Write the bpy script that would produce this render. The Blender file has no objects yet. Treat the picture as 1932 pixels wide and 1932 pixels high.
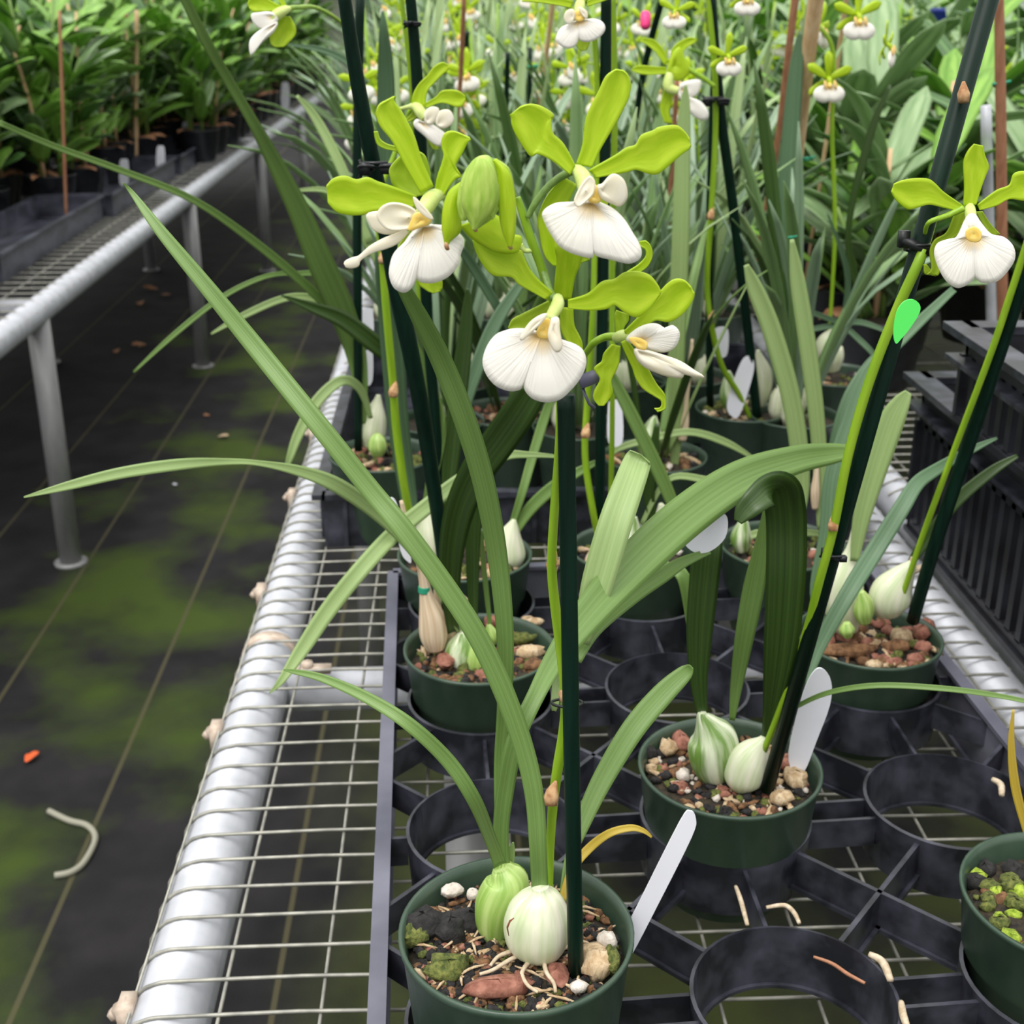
import bpy, math, random
from mathutils import Vector, Matrix, noise
R = math.radians
PI = math.pi
SC = bpy.context.scene
COL = SC.collection
random.seed(7)

# ------------------------------------------------------------------ camera
FPX = 2440.0
PITCH = R(21.8)
YAW = R(2.42)
CAM = Vector((0, 0, 0.4755))
HV = Vector((math.sin(YAW), math.cos(YAW), 0))
FWD = HV * math.cos(PITCH) - Vector((0, 0, 1)) * math.sin(PITCH)
RGT = Vector((math.cos(YAW), -math.sin(YAW), 0))
UPV = HV * math.sin(PITCH) + Vector((0, 0, 1)) * math.cos(PITCH)
cd = bpy.data.cameras.new('camera')
cam = bpy.data.objects.new('camera', cd)
COL.objects.link(cam)
rot = Matrix((RGT, UPV, -FWD)).transposed().to_4x4()
cam.matrix_world = Matrix.Translation(CAM) @ rot
cd.sensor_width = 36
cd.lens = 36 * FPX / 1932
cd.clip_start = 0.01
cd.clip_end = 100
cd.dof.use_dof = True
cd.dof.focus_distance = 0.50
cd.dof.aperture_fstop = cd.lens / 1000 / 0.0019
SC.camera = cam

# ------------------------------------------------------------------ world / light / exposure
w = bpy.data.worlds.new('greenhouse_daylight')
SC.world = w
w.use_nodes = True
nt = w.node_tree
nt.nodes.clear()
o = nt.nodes.new('ShaderNodeOutputWorld')
bg = nt.nodes.new('ShaderNodeBackground')
tc = nt.nodes.new('ShaderNodeTexCoord')
sx = nt.nodes.new('ShaderNodeSeparateXYZ')
rp = nt.nodes.new('ShaderNodeValToRGB')
rp.color_ramp.elements[0].position = 0.0
rp.color_ramp.elements[0].color = (.22, .23, .22, 1)
rp.color_ramp.elements[1].position = 0.75
rp.color_ramp.elements[1].color = (1.0, 1.0, .98, 1)
nt.links.new(tc.outputs['Generated'], sx.inputs[0])
nt.links.new(sx.outputs['Z'], rp.inputs[0])
nt.links.new(rp.outputs[0], bg.inputs['Color'])
bg.inputs['Strength'].default_value = 1.45
nt.links.new(bg.outputs[0], o.inputs[0])
sl = bpy.data.lights.new('sun', 'SUN')
sl.energy = 1.7
sl.angle = R(35)
sl.color = (1, .98, .94)
so = bpy.data.objects.new('sun', sl)
COL.objects.link(so)
so.rotation_euler = (R(22), R(-18), 0)
SC.view_settings.view_transform = 'Standard'
SC.view_settings.look = 'None'
SC.view_settings.gamma = 1
SC.view_settings.exposure = 0.4

# ------------------------------------------------------------------ projection helpers (real 3-D points at real distances)
def ray(px, py):
    return FWD + RGT * ((px - 966) / FPX) - UPV * ((py - 966) / FPX)
def G(px, py, z):                       # point on the horizontal plane z
    d = ray(px, py)
    return CAM + d * ((z - CAM.z) / d.z)
def PY(px, py, Y):                      # point on the upright plane Y
    d = ray(px, py)
    return CAM + d * (Y / d.y)
def WZ(px, py, Z):
    return CAM + ray(px, py) * Z
def depth(p):
    return (p - CAM).dot(FWD)
def mpp(p):                             # metres per pixel at p
    return depth(p) / FPX

# ------------------------------------------------------------------ materials
def lin(c):
    r = []
    for v in c:
        v /= 255.0
        r.append(v / 12.92 if v <= .04045 else ((v + .055) / 1.055) ** 2.4)
    return (r[0], r[1], r[2], 1)
MATS = {}
def mat(name, c1, c2=None, rough=.5, scale=(40, 40, 40), uv=False, bump=0, metal=0, transl=0, spec=.5, lo=.35, hi=.65, detail=4, coat=0):
    m = bpy.data.materials.new(name)
    m.use_nodes = True
    t = m.node_tree
    n = t.nodes
    b = n['Principled BSDF']
    b.inputs['Roughness'].default_value = rough
    b.inputs['Metallic'].default_value = metal
    b.inputs['Specular IOR Level'].default_value = spec
    b.inputs['Coat Weight'].default_value = coat
    out = n['Material Output']
    csock = None
    if c2 is not None or bump:
        tcn = n.new('ShaderNodeTexCoord')
        mp = n.new('ShaderNodeMapping')
        mp.inputs['Scale'].default_value = scale
        no = n.new('ShaderNodeTexNoise')
        no.inputs['Scale'].default_value = 1
        no.inputs['Detail'].default_value = detail
        t.links.new(tcn.outputs['UV' if uv else 'Object'], mp.inputs[0])
        t.links.new(mp.outputs[0], no.inputs['Vector'])
    if c2 is not None:
        cr = n.new('ShaderNodeValToRGB')
        cr.color_ramp.elements[0].position = lo
        cr.color_ramp.elements[1].position = hi
        cr.color_ramp.elements[0].color = lin(c1)
        cr.color_ramp.elements[1].color = lin(c2)
        t.links.new(no.outputs[0], cr.inputs[0])
        csock = cr.outputs[0]
        t.links.new(csock, b.inputs['Base Color'])
    else:
        b.inputs['Base Color'].default_value = lin(c1)
    if bump:
        bp = n.new('ShaderNodeBump')
        bp.inputs['Strength'].default_value = bump
        bp.inputs['Distance'].default_value = .002
        t.links.new(no.outputs[0], bp.inputs['Height'])
        t.links.new(bp.outputs[0], b.inputs['Normal'])
    if transl:
        tr = n.new('ShaderNodeBsdfTranslucent')
        mx = n.new('ShaderNodeMixShader')
        mx.inputs[0].default_value = transl
        if csock:
            t.links.new(csock, tr.inputs[0])
        else:
            tr.inputs[0].default_value = lin(c1)
        t.links.new(b.outputs[0], mx.inputs[1])
        t.links.new(tr.outputs[0], mx.inputs[2])
        t.links.new(mx.outputs[0], out.inputs[0])
    MATS[name] = m
    return m
LEAF = mat('leaf_green', (104, 136, 66), (122, 153, 82), .42, (14, 1.0, 1), True, .12, transl=.18)
LEAFL = mat('leaf_pale', (146, 172, 106), (164, 188, 124), .45, (14, 1.0, 1), True, .12, transl=.2)
LEAFD = mat('leaf_dark', (40, 64, 20), (60, 86, 32), .4, (14, 1.0, 1), True, .12, transl=.12)
LEAFB = mat('leaf_bluegreen', (78, 108, 76), (100, 130, 96), .5, (14, 1.0, 1), True, .12, transl=.15)
LEAFY = mat('leaf_yellow', (196, 168, 50), (206, 180, 80), .45, (6, 1, 1), True, .1, transl=.2)
BROAD1 = mat('broad_leaf_bright', (108, 158, 56), (156, 200, 92), .42, (4, 2, 1), True, .15, transl=.28)
BROAD2 = mat('broad_leaf_deep', (50, 88, 38), (92, 134, 66), .4, (4, 2, 1), True, .15, transl=.18)
BROAD3 = mat('broad_leaf_silver', (118, 150, 98), (160, 186, 138), .38, (4, 2, 1), True, .15, transl=.2)
PETAL = mat('petal_lime', (176, 208, 16), (200, 224, 50), .42, (3, 2, 1), True, .08, transl=.3)
PETALD = mat('petal_olive', (160, 190, 24), (182, 208, 56), .45, (3, 2, 1), True, .08, transl=.3)
BUDM = mat('bud_green', (150, 188, 62), (190, 214, 104), .4, (5, 3, 1), True, .15, transl=.1)
SPIKE = mat('spike_lime', (120, 160, 24), (150, 184, 44), .4, (3, 8, 1), True, .1)
SPIKED = mat('spike_green', (96, 128, 56), (122, 150, 76), .5, (4, 8, 1), True, .1)
COLUMN = mat('column_green', (186, 204, 110), (206, 220, 140), .45, (3, 3, 1), True)
YELLOW = mat('throat_yellow', (244, 200, 84), (250, 222, 130), .5, (3, 3, 1), True)
WING = mat('wing_cream', (248, 240, 216), (252, 246, 232), .5, (4, 2, 1), True, transl=.25)
BROWN = mat('node_brown', (150, 104, 66), (196, 160, 118), .8, (300, 300, 300))
STAKE = mat('stake_dark_green', (6, 28, 20), (10, 38, 27), .42, (300, 300, 20), spec=.18)
BAMBOO = mat('bamboo_tan', (196, 158, 116), (214, 184, 146), .6, (200, 200, 10))
BAMBOOR = mat('bamboo_red', (146, 96, 70), (168, 118, 88), .6, (200, 200, 10))
CLIP = mat('clip_black', (18, 20, 24), None, .4)
TIEM = mat('tie_teal', (40, 150, 116), None, .5)
TAGW = mat('tag_white', (236, 236, 246), (242, 242, 250), .45, (30, 30, 30))
TAGG = mat('tag_green', (90, 236, 100), None, .5)
PINK = mat('marker_pink', (240, 60, 130), None, .5)
POTM = mat('pot_green', (48, 68, 54), (62, 80, 65), .36, (60, 60, 30), spec=.5)
POTB = mat('pot_black', (22, 23, 28), (36, 37, 42), .4, (60, 60, 60))
TRAYM = mat('tray_black', (28, 29, 36), (78, 79, 92), .32, (45, 45, 45), lo=.4, hi=.8)  # light end of the mottling paints in the highlights inside the rings
FRAMEM = mat('tray_edge_grey', (76, 77, 90), (112, 112, 126), .35, (14, 14, 30))
FLATM = mat('flat_grey', (44, 45, 54), (84, 85, 98), .35, (12, 12, 30))
CRATEM = mat('crate_black', (20, 20, 25), (40, 41, 48), .4, (30, 30, 30))
GALV = mat('galvanised', (170, 172, 178), (190, 192, 199), .5, (40, 40, 40), metal=.3)
GALVD = mat('galvanised_dull', (136, 136, 138), (164, 164, 164), .5, (30, 30, 8), metal=.3)
WIREM = mat('wire_zinc', (132, 131, 124), (164, 162, 152), .5, (90, 90, 90), metal=.4)
CLAMPM = mat('clamp_rusty', (178, 158, 142), (206, 190, 174), .6, (150, 150, 150), metal=.2)
SOILM = mat('mix_dark', (20, 17, 13), (60, 50, 34), .9, (220, 220, 220), bump=1)
CH = [mat('chip_black', (18, 18, 18), (44, 42, 42), .9, (250, 250, 250), bump=1),
      mat('chip_brown', (86, 58, 36), (134, 98, 66), .9, (300, 300, 100), bump=1),
      mat('chip_tan', (168, 140, 104), (204, 182, 150), .9, (300, 300, 100), bump=1),
      mat('moss_green', (58, 70, 26), (112, 116, 56), .95, (400, 400, 400), bump=1),
      mat('perlite_white', (186, 176, 164), (222, 212, 202), .9, (200, 200, 200), bump=1),
      mat('chip_red', (116, 68, 54), (160, 110, 92), .85, (200, 200, 80), bump=1)]
MOSSB = mat('moss_bright', (116, 140, 34), (166, 186, 66), .95, (400, 400, 400), bump=1)
BULBW = mat('bulb_white', (184, 200, 152), (228, 224, 204), .4, (14, 1.2, 1), True, .2)
BULBG = mat('bulb_green', (118, 158, 52), (188, 208, 132), .4, (12, .8, 1), True, .25)
BULBS = mat('bulb_striped', (104, 138, 58), (220, 226, 198), .42, (8, .8, 1), True, .25, lo=.42, hi=.58)
BULBD = mat('bulb_dry', (188, 160, 124), (230, 212, 186), .7, (16, 1, 1), True, .4)
ROOT = mat('root_tan', (170, 150, 122), (206, 190, 166), .8, (300, 300, 300))
DEADL = mat('dead_leaf', (140, 92, 60), (190, 140, 104), .8, (60, 60, 60))
ORNG = mat('orange_leaf', (214, 92, 40), None, .7)

def lip_material():
    m = mat('lip_white', (250, 247, 240), None, .5, spec=.3)
    t = m.node_tree
    n = t.nodes
    b = n['Principled BSDF']
    tcn = n.new('ShaderNodeTexCoord')
    s = n.new('ShaderNodeSeparateXYZ')
    cr = n.new('ShaderNodeValToRGB')
    cr.color_ramp.elements[0].position = .05
    cr.color_ramp.elements[0].color = lin((246, 214, 140))
    cr.color_ramp.elements[1].position = .36
    cr.color_ramp.elements[1].color = lin((253, 249, 242))
    mp = n.new('ShaderNodeMapping')
    mp.inputs['Scale'].default_value = (70, 1.0, 1)
    no = n.new('ShaderNodeTexNoise')
    no.inputs['Scale'].default_value = 1
    bp = n.new('ShaderNodeBump')
    bp.inputs['Strength'].default_value = .5
    bp.inputs['Distance'].default_value = .0008
    t.links.new(tcn.outputs['UV'], s.inputs[0])
    t.links.new(s.outputs['Y'], cr.inputs[0])
    t.links.new(cr.outputs[0], b.inputs['Base Color'])
    t.links.new(tcn.outputs['UV'], mp.inputs[0])
    t.links.new(mp.outputs[0], no.inputs['Vector'])
    t.links.new(no.outputs[0], bp.inputs['Height'])
    t.links.new(bp.outputs[0], b.inputs['Normal'])
    tr = n.new('ShaderNodeBsdfTranslucent')
    t.links.new(cr.outputs[0], tr.inputs[0])
    mx = n.new('ShaderNodeMixShader')
    mx.inputs[0].default_value = .22
    t.links.new(b.outputs[0], mx.inputs[1])
    t.links.new(tr.outputs[0], mx.inputs[2])
    t.links.new(mx.outputs[0], n['Material Output'].inputs[0])
    return m
LIP = lip_material()

# ------------------------------------------------------------------ mesh collector
class MB:
    def __init__(s):
        s.v, s.f, s.uv, s.mi = [], [], [], []
    def add(s, vs, fs, uvs=None, mi=0):
        k = len(s.v)
        s.v += [Vector(p) for p in vs]
        s.uv += list(uvs) if uvs else [(0, 0)] * len(vs)
        for f in fs:
            s.f.append(tuple(i + k for i in f))
            s.mi.append(mi)
        return s
    def box(s, c, d, mi=0, ax=None):
        c = Vector(c)
        X, Y, Z = ax if ax else (Vector((1, 0, 0)), Vector((0, 1, 0)), Vector((0, 0, 1)))
        vs = [c + X * (a * d[0] / 2) + Y * (b * d[1] / 2) + Z * (e * d[2] / 2) for e in (-1, 1) for b in (-1, 1) for a in (-1, 1)]
        fs = [(0, 2, 3, 1), (4, 5, 7, 6), (0, 1, 5, 4), (2, 6, 7, 3), (0, 4, 6, 2), (1, 3, 7, 5)]
        return s.add(vs, fs, None, mi)
    def bar(s, a, b, w_, h_, mi=0):     # upright plate from a to b
        a, b = Vector(a), Vector(b)
        x = (b - a)
        L = x.length
        x.normalize()
        y = Vector((0, 0, 1)).cross(x).normalized()
        z = x.cross(y)
        return s.box((a + b) / 2, (L, w_, h_), mi, (x, y, z))
    def tube(s, pts, rads, n=8, mi=0, squash=1.0, cap=True, up=None):
        pts = [Vector(p) for p in pts]
        if not hasattr(rads, '__len__'):
            rads = [rads] * len(pts)
        N = len(pts)
        vs, fs, uvs = [], [], []
        side = None
        for i in range(N):
            t = (pts[min(i + 1, N - 1)] - pts[max(i - 1, 0)]).normalized()
            if side is None:
                ref = up if up is not None else (Vector((0, 0, 1)) if abs(t.z) < .9 else Vector((1, 0, 0)))
                side = t.cross(ref).normalized()
            side = (side - t * side.dot(t)).normalized()
            bn = t.cross(side)
            for j in range(n):
                a = 2 * PI * j / n
                vs.append(pts[i] + (side * math.cos(a) + bn * math.sin(a) * squash) * rads[i])
                uvs.append((j / n, i / max(1, N - 1)))
        for i in range(N - 1):
            for j in range(n):
                a, b = i * n + j, i * n + (j + 1) % n
                fs.append((a, b, b + n, a + n))
        if cap:
            fs.append(tuple(reversed(range(n))))
            fs.append(tuple(range((N - 1) * n, N * n)))
        return s.add(vs, fs, uvs, mi)
    def lathe(s, prof, c, n=48, mi=0, sc=1.0):
        c = Vector(c)
        vs, fs, uvs = [], [], []
        for i, (r, z) in enumerate(prof):
            for j in range(n):
                a = 2 * PI * j / n
                vs.append(c + Vector((r * math.cos(a), r * math.sin(a), z)) * sc)
                uvs.append((j / n, i / len(prof)))
        for i in range(len(prof) - 1):
            for j in range(n):
                a, b = i * n + j, i * n + (j + 1) % n
                fs.append((a, b, b + n, a + n))
        return s.add(vs, fs, uvs, mi)
    def lump(s, c, d, rnd, mi=0, rough=.25, n=7, m=5, flatrot=False):
        c = Vector(c)
        q = Matrix.Rotation(rnd.uniform(0, 6.28), 3, 'Z') @ Matrix.Rotation(rnd.uniform(-.5, .5), 3, 'X') @ Matrix.Rotation(rnd.uniform(-.4, .4), 3, 'Y')
        if flatrot: q = Matrix.Rotation(.08, 3, 'Z')
        vs, fs = [], []
        for i in range(m + 1):
            ph = PI * i / m
            for j in range(n):
                th = 2 * PI * j / n
                k = 1 + rnd.uniform(-rough, rough)
                p = Vector((math.sin(ph) * math.cos(th) * d[0], math.sin(ph) * math.sin(th) * d[1], math.cos(ph) * d[2])) * (k * .5)
                vs.append(c + q @ p)
        for i in range(m):
            for j in range(n):
                a, b = i * n + j, i * n + (j + 1) % n
                fs.append((a, a + n, b + n, b))
        return s.add(vs, fs, None, mi)
    def build(s, name, mats, parent=None, smooth=True, origin=None):
        if origin is None:
            origin = root_of(parent)
        me = bpy.data.meshes.new(name)
        me.from_pydata([tuple(p - origin) for p in s.v], [], s.f)
        if not isinstance(mats, (list, tuple)):
            mats = [mats]
        for m in mats:
            me.materials.append(m)
        me.polygons.foreach_set('material_index', s.mi)
        me.polygons.foreach_set('use_smooth', [smooth] * len(s.f))
        ul = me.uv_layers.new(name='UVMap')
        li = [0] * len(me.loops)
        me.loops.foreach_get('vertex_index', li)
        fl = []
        for i in li:
            fl += s.uv[i]
        ul.data.foreach_set('uv', fl)
        me.validate()
        me.update()
        ob = bpy.data.objects.new(name, me)
        COL.objects.link(ob)
        if parent is not None:
            ob.parent = parent
        else:
            ob.location = origin
        return ob
def root_of(o):
    v = Vector((0, 0, 0))
    while o is not None:
        v += o.location
        o = o.parent
    return v
def tag(o, label=None, cat=None, group=None, kind=None):
    if label: o['label'] = label
    if cat: o['category'] = cat
    if group: o['group'] = group
    if kind: o['kind'] = kind
    return o
def thing(name, label, cat, loc, group=None):
    o = bpy.data.objects.new(name, None)
    COL.objects.link(o)
    o.location = loc
    o.empty_display_size = .02
    return tag(o, label, cat, group)
def copy_tree(o, parent=None):
    c = o.copy()
    COL.objects.link(c)
    if parent is not None:
        c.parent = parent
    for ch in list(o.children):
        copy_tree(ch, c)
    return c

# ------------------------------------------------------------------ curve helpers
def crom(P, k=6):
    """Catmull-Rom through tuples."""
    P = [tuple(p) for p in P]
    out = []
    n = len(P)
    for i in range(n - 1):
        a, b, c, d = P[max(i - 1, 0)], P[i], P[i + 1], P[min(i + 2, n - 1)]
        for q in range(k):
            t = q / k
            out.append(tuple(.5 * ((2 * b[x]) + (c[x] - a[x]) * t + (2 * a[x] - 5 * b[x] + 4 * c[x] - d[x]) * t * t + (3 * b[x] - a[x] - 3 * c[x] + d[x]) * t ** 3) for x in range(len(b))))
    out.append(P[-1])
    return out
def crom_closed(P, k=4):
    n = len(P)
    out = []
    for i in range(n):
        a, b, c, d = P[i - 1], P[i], P[(i + 1) % n], P[(i + 2) % n]
        for q in range(k):
            t = q / k
            out.append(tuple(.5 * ((2 * b[x]) + (c[x] - a[x]) * t + (2 * a[x] - 5 * b[x] + 4 * c[x] - d[x]) * t * t + (3 * b[x] - a[x] - 3 * c[x] + d[x]) * t ** 3) for x in range(len(b))))
    return out
def ribbon(mb, spine, widths, normals, keel=.18, th=.0006, mi=0):
    """closed strap leaf with a keel and real thickness"""
    N = len(spine)
    prof = [(-1, 0), (-.55, -.55), (0, -1), (.55, -.55), (1, 0)]
    vs, uvs, fs = [], [], []
    M = len(prof)
    for i in range(N):
        t = (spine[min(i + 1, N - 1)] - spine[max(i - 1, 0)])
        if t.length < 1e-9: t = Vector((0, 0, 1))
        t.normalize()
        nm = normals[i] - t * normals[i].dot(t)
        if nm.length < 1e-6: nm = Vector((0, -1, 0))
        nm.normalize()
        sd = t.cross(nm).normalized()
        hw = max(widths[i], .0004) / 2
        for q, (a, b) in enumerate(prof):
            vs.append(spine[i] + sd * (a * hw) + nm * (b * hw * 2 * keel))
            uvs.append((q / (M - 1), i / (N - 1)))
        for q, (a, b) in reversed(list(enumerate(prof))):
            vs.append(spine[i] + sd * (a * hw * .97) + nm * (b * hw * 2 * keel - th))
            uvs.append((q / (M - 1), i / (N - 1)))
    K = 2 * M
    for i in range(N - 1):
        for j in range(K):
            a, b = i * K + j, i * K + (j + 1) % K
            fs.append((a, b, b + K, a + K))
    fs.append(tuple(reversed(range(K))))
    fs.append(tuple(range((N - 1) * K, N * K)))
    return mb.add(vs, fs, uvs, mi)
def leaf_px(name, pts, m, parent, keel=.14, k=6, roll=0.0, twist=0.0):
    """leaf through (px, py, width_px, Y): each control point is a real point at its own distance"""
    P = crom([(PY(a, b, Y).x, PY(a, b, Y).y, PY(a, b, Y).z, wd * mpp(PY(a, b, Y))) for a, b, wd, Y in pts], k)
    sp = [Vector(p[:3]) for p in P]
    ws = [max(p[3], .0005) for p in P]
    nr = []
    for i, p in enumerate(sp):
        v = (CAM - p).normalized()
        t = (sp[min(i + 1, len(sp) - 1)] - sp[max(i - 1, 0)]).normalized()
        v = Matrix.Rotation(roll + twist * i / len(sp), 3, t) @ v
        nr.append(v)
    mb = MB()
    ribbon(mb, sp, ws, nr, keel)
    return mb.build(name, m, parent)
def strip_px(name, rows, Y, parent, m, tr=lambda x, y: (x, y), cup=.12, wave=.0, back=0.0, th=.0007, dep=None):
    """petal between two traced edges; rows of (lx,ly,rx,ry); dep = extra depth at each row (metres, + towards the lens)"""
    rr = []
    for i, r in enumerate(rows):
        l, q = tr(r[0], r[1]), tr(r[2], r[3])
        d = dep[i] if dep else 0
        rr.append((l[0], l[1], q[0], q[1], d))
    rr = crom(rr, 5)
    vs, uvs, fs = [], [], []
    M = 9
    n = len(rr)
    for i, (lx, ly, rx, ry, d) in enumerate(rr):
        t = i / (n - 1)
        wpx = math.hypot(rx - lx, ry - ly)
        for j in range(M):
            u = j / (M - 1)
            x, y = lx + (rx - lx) * u, ly + (ry - ly) * u
            p = PY(x, y, Y)
            s = mpp(p)
            c = 4 * u * (1 - u)
            off = -cup * wpx * s * c + d - back * t * t
            e = abs(2 * u - 1) ** 2
            off += wave * s * e * math.sin(t * 19 + (u > .5) * 2.0)
            vs.append(p + (CAM - p).normalized() * off)
            uvs.append((u, t))
    for i in range(n - 1):
        for j in range(M - 1):
            a = i * M + j
            fs.append((a, a + 1, a + M + 1, a + M))
    ob = MB().add(vs, fs, uvs).build(name, m, parent)
    sm = ob.modifiers.new('thickness', 'SOLIDIFY')
    sm.thickness = th
    sm.offset = 0
    return ob
def fan_px(name, outline, apex, Y, parent, m, tr=lambda x, y: (x, y), bulge=.10, tilt=.35, th=.0007, rip=0.0, k=4):
    """lobe spreading from a throat point to a traced rim"""
    ol = crom_closed([tr(*p) for p in outline], k)
    ap = tr(*apex)
    T = 9
    n = len(ol)
    size = max(math.hypot(a[0] - ap[0], a[1] - ap[1]) for a in ol)
    vs, uvs, fs = [], [], []
    for i in range(T + 1):
        t = i / T
        for j, q in enumerate(ol):
            x, y = ap[0] + (q[0] - ap[0]) * t, ap[1] + (q[1] - ap[1]) * t
            p = PY(x, y, Y)
            s = mpp(p)
            off = tilt * (y - ap[1]) * s + bulge * size * s * math.sin(PI * min(1, t * .9)) + rip * s * t * math.sin(j * 1.9) * .5
            vs.append(p + (CAM - p).normalized() * off)
            uvs.append((j / n, t))
    for i in range(T):
        for j in range(n):
            a, b = i * n + j, i * n + (j + 1) % n
            fs.append((a, b, b + n, a + n))
    ob = MB().add(vs, fs, uvs).build(name, m, parent)
    sm = ob.modifiers.new('thickness', 'SOLIDIFY')
    sm.thickness = th
    sm.offset = 0
    return ob
def tube_px(name, pts, m, parent, squash=1.0, n=10, k=6):
    """(px,py,width_px,Y)"""
    P = crom([(*PY(a, b, Y), wd * mpp(PY(a, b, Y)) / 2) for a, b, wd, Y in pts], k)
    mb = MB()
    mb.tube([p[:3] for p in P], [max(p[3], .0002) for p in P], n, 0, squash, up=FWD)
    return mb.build(name, m, parent)

exec_parts = []
# =================================================================== STRUCTURE
FLZ = -0.62
def floor_material():
    m = mat('weed_cloth', (34, 34, 36), None, .8, spec=.25)
    t = m.node_tree
    n = t.nodes
    b = n['Principled BSDF']
    tcn = n.new('ShaderNodeTexCoord')
    s = n.new('ShaderNodeSeparateXYZ')
    t.links.new(tcn.outputs['Object'], s.inputs[0])
    def math_(op, a, bb=None, c=None):
        q = n.new('ShaderNodeMath')
        q.operation = op
        for i, v in enumerate((a, bb, c)):
            if v is None: continue
            if isinstance(v, (int, float)): q.inputs[i].default_value = v
            else: t.links.new(v, q.inputs[i])
        return q.outputs[0]
    def noise_(sc, det=4):
        q = n.new('ShaderNodeTexNoise')
        q.inputs['Scale'].default_value = sc
        q.inputs['Detail'].default_value = det
        t.links.new(tcn.outputs['Object'], q.inputs['Vector'])
        return q.outputs[0]
    def mix_(f, a, c):
        q = n.new('ShaderNodeMix')
        q.data_type = 'RGBA'
        t.links.new(f, q.inputs[0])
        for k_, v in ((6, a), (7, c)):
            if isinstance(v, tuple): q.inputs[k_].default_value = v
            else: t.links.new(v, q.inputs[k_])
        return q.outputs[2]
    def ramp_(v, a, c):
        q = n.new('ShaderNodeMapRange')
        q.inputs[1].default_value = a
        q.inputs[2].default_value = c
        t.links.new(v, q.inputs[0])
        return q.outputs[0]
    base = mix_(ramp_(noise_(9, 6), .35, .7), lin((17, 17, 19)), lin((38, 36, 38)))
    x = s.outputs['X']
    # algae growing in a band along the walkway
    band = math_('SUBTRACT', 1.0, math_('MULTIPLY', math_('ABSOLUTE', math_('SUBTRACT', x, -0.62)), 2.6))
    al = ramp_(math_('ADD', math_('MULTIPLY', noise_(3.3, 5), 1.2), math_('MULTIPLY', band, .28)), .74, .98)
    c = mix_(al, base, lin((58, 74, 20)))
    under = ramp_(x, -0.25, -0.12)
    al2 = math_('MULTIPLY', math_('MULTIPLY', ramp_(noise_(4.5, 4), .35, .6), under), .8)
    c = mix_(al2, c, lin((58, 66, 26)))
    # stitched seams
    for lx in SEAMS:
        d = math_('ABSOLUTE', math_('SUBTRACT', x, lx))
        f = math_('MULTIPLY', math_('LESS_THAN', d, .0035), .75)
        c = mix_(f, c, lin((78, 74, 52)))
    t.links.new(c, b.inputs['Base Color'])
    wv = n.new('ShaderNodeTexNoise')
    wv.inputs['Scale'].default_value = 300
    t.links.new(tcn.outputs['Object'], wv.inputs['Vector'])
    bp = n.new('ShaderNodeBump')
    bp.inputs['Strength'].default_value = .3
    bp.inputs['Distance'].default_value = .002
    t.links.new(wv.outputs[0], bp.inputs['Height'])
    t.links.new(bp.outputs[0], b.inputs['Normal'])
    return m
SEAMS = []
for a, b in ((525, 754), (370, 743), (254, 707)):
    SEAMS.append(G(a, b, FLZ).x)
SEAMS += [SEAMS[0] + .30, SEAMS[0] + .6, SEAMS[2] - .3, SEAMS[2] - .6]
mb = MB()
mb.box((0, 7, FLZ - .02), (9, 16, .04))
fl = mb.build('floor', floor_material(), None, False, Vector((0, 0, 0)))
tag(fl, kind='structure')
WALLM = mat('polycarbonate_wall', (84, 92, 76), (112, 118, 100), .6, (1.5, 3, 1.5))
mb = MB()
mb.box((0, 15.02, 1.0), (9, .04, 3.3))
wl = mb.build('wall_back', WALLM, None, False, Vector((0, 0, 0)))
tag(wl, kind='structure')
mb = MB()
for i in range(10):
    mb.box((-4.3 + i * .95, 14.97, 1.0), (.06, .05, 3.3))
mb.box((0, 14.97, .55), (9, .05, .06))
tag(mb.build('trim_1', GALVD, None, False, Vector((0, 0, 0))), kind='structure')

# =================================================================== BENCHES
PXL = G(408, 1600, -.02)
PIPE_X = PXL.x
PIPE_R = .021
PIPE_Z = -.0235
RX = G(1852, 1270, -.02).x
def bench(label, x0, x1, y0, y1, zt, pr, legys, floorz, crossys, mesh_y1, wire=True):
    t = thing('greenhouse_bench', label, 'bench', (x0, y0, floorz))
    for x in (x0, x1):
        mb = MB()
        mb.tube([(x, y0, zt), (x, (y0 + y1) / 2, zt), (x, y1, zt)], pr, 20)
        mb.build('side_pipe', GALV, t)
    for y in crossys:
        mb = MB()
        mb.tube([(x0, y, zt - .006), (x1, y, zt - .006)], pr * .8, 16)
        mb.build('crossbar', GALV, t)
    for x, y in legys:
        mb = MB()
        mb.tube([(x, y, floorz), (x, y, zt)], pr * .85, 14)
        mb.tube([(x, y, floorz), (x, y, floorz + .006)], pr * 1.3, 14)
        mb.build('leg', GALVD, t)
    return t
leg1 = G(195, 1062, FLZ)
b1 = bench('galvanised pipe bench with wire mesh top carrying the potted orchids', PIPE_X, RX, .1, 6.6, PIPE_Z, PIPE_R,
           [(PIPE_X + .0, 1.95), (RX, .75), (RX, 2.4), (PIPE_X, 4.2), (RX, 4.4), (PY(886, 1580, .66).x, .80)], FLZ,
           [G(650, 1300, -.03).y, 2.1, 3.4, 4.8, 6.2], 6.6)
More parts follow.
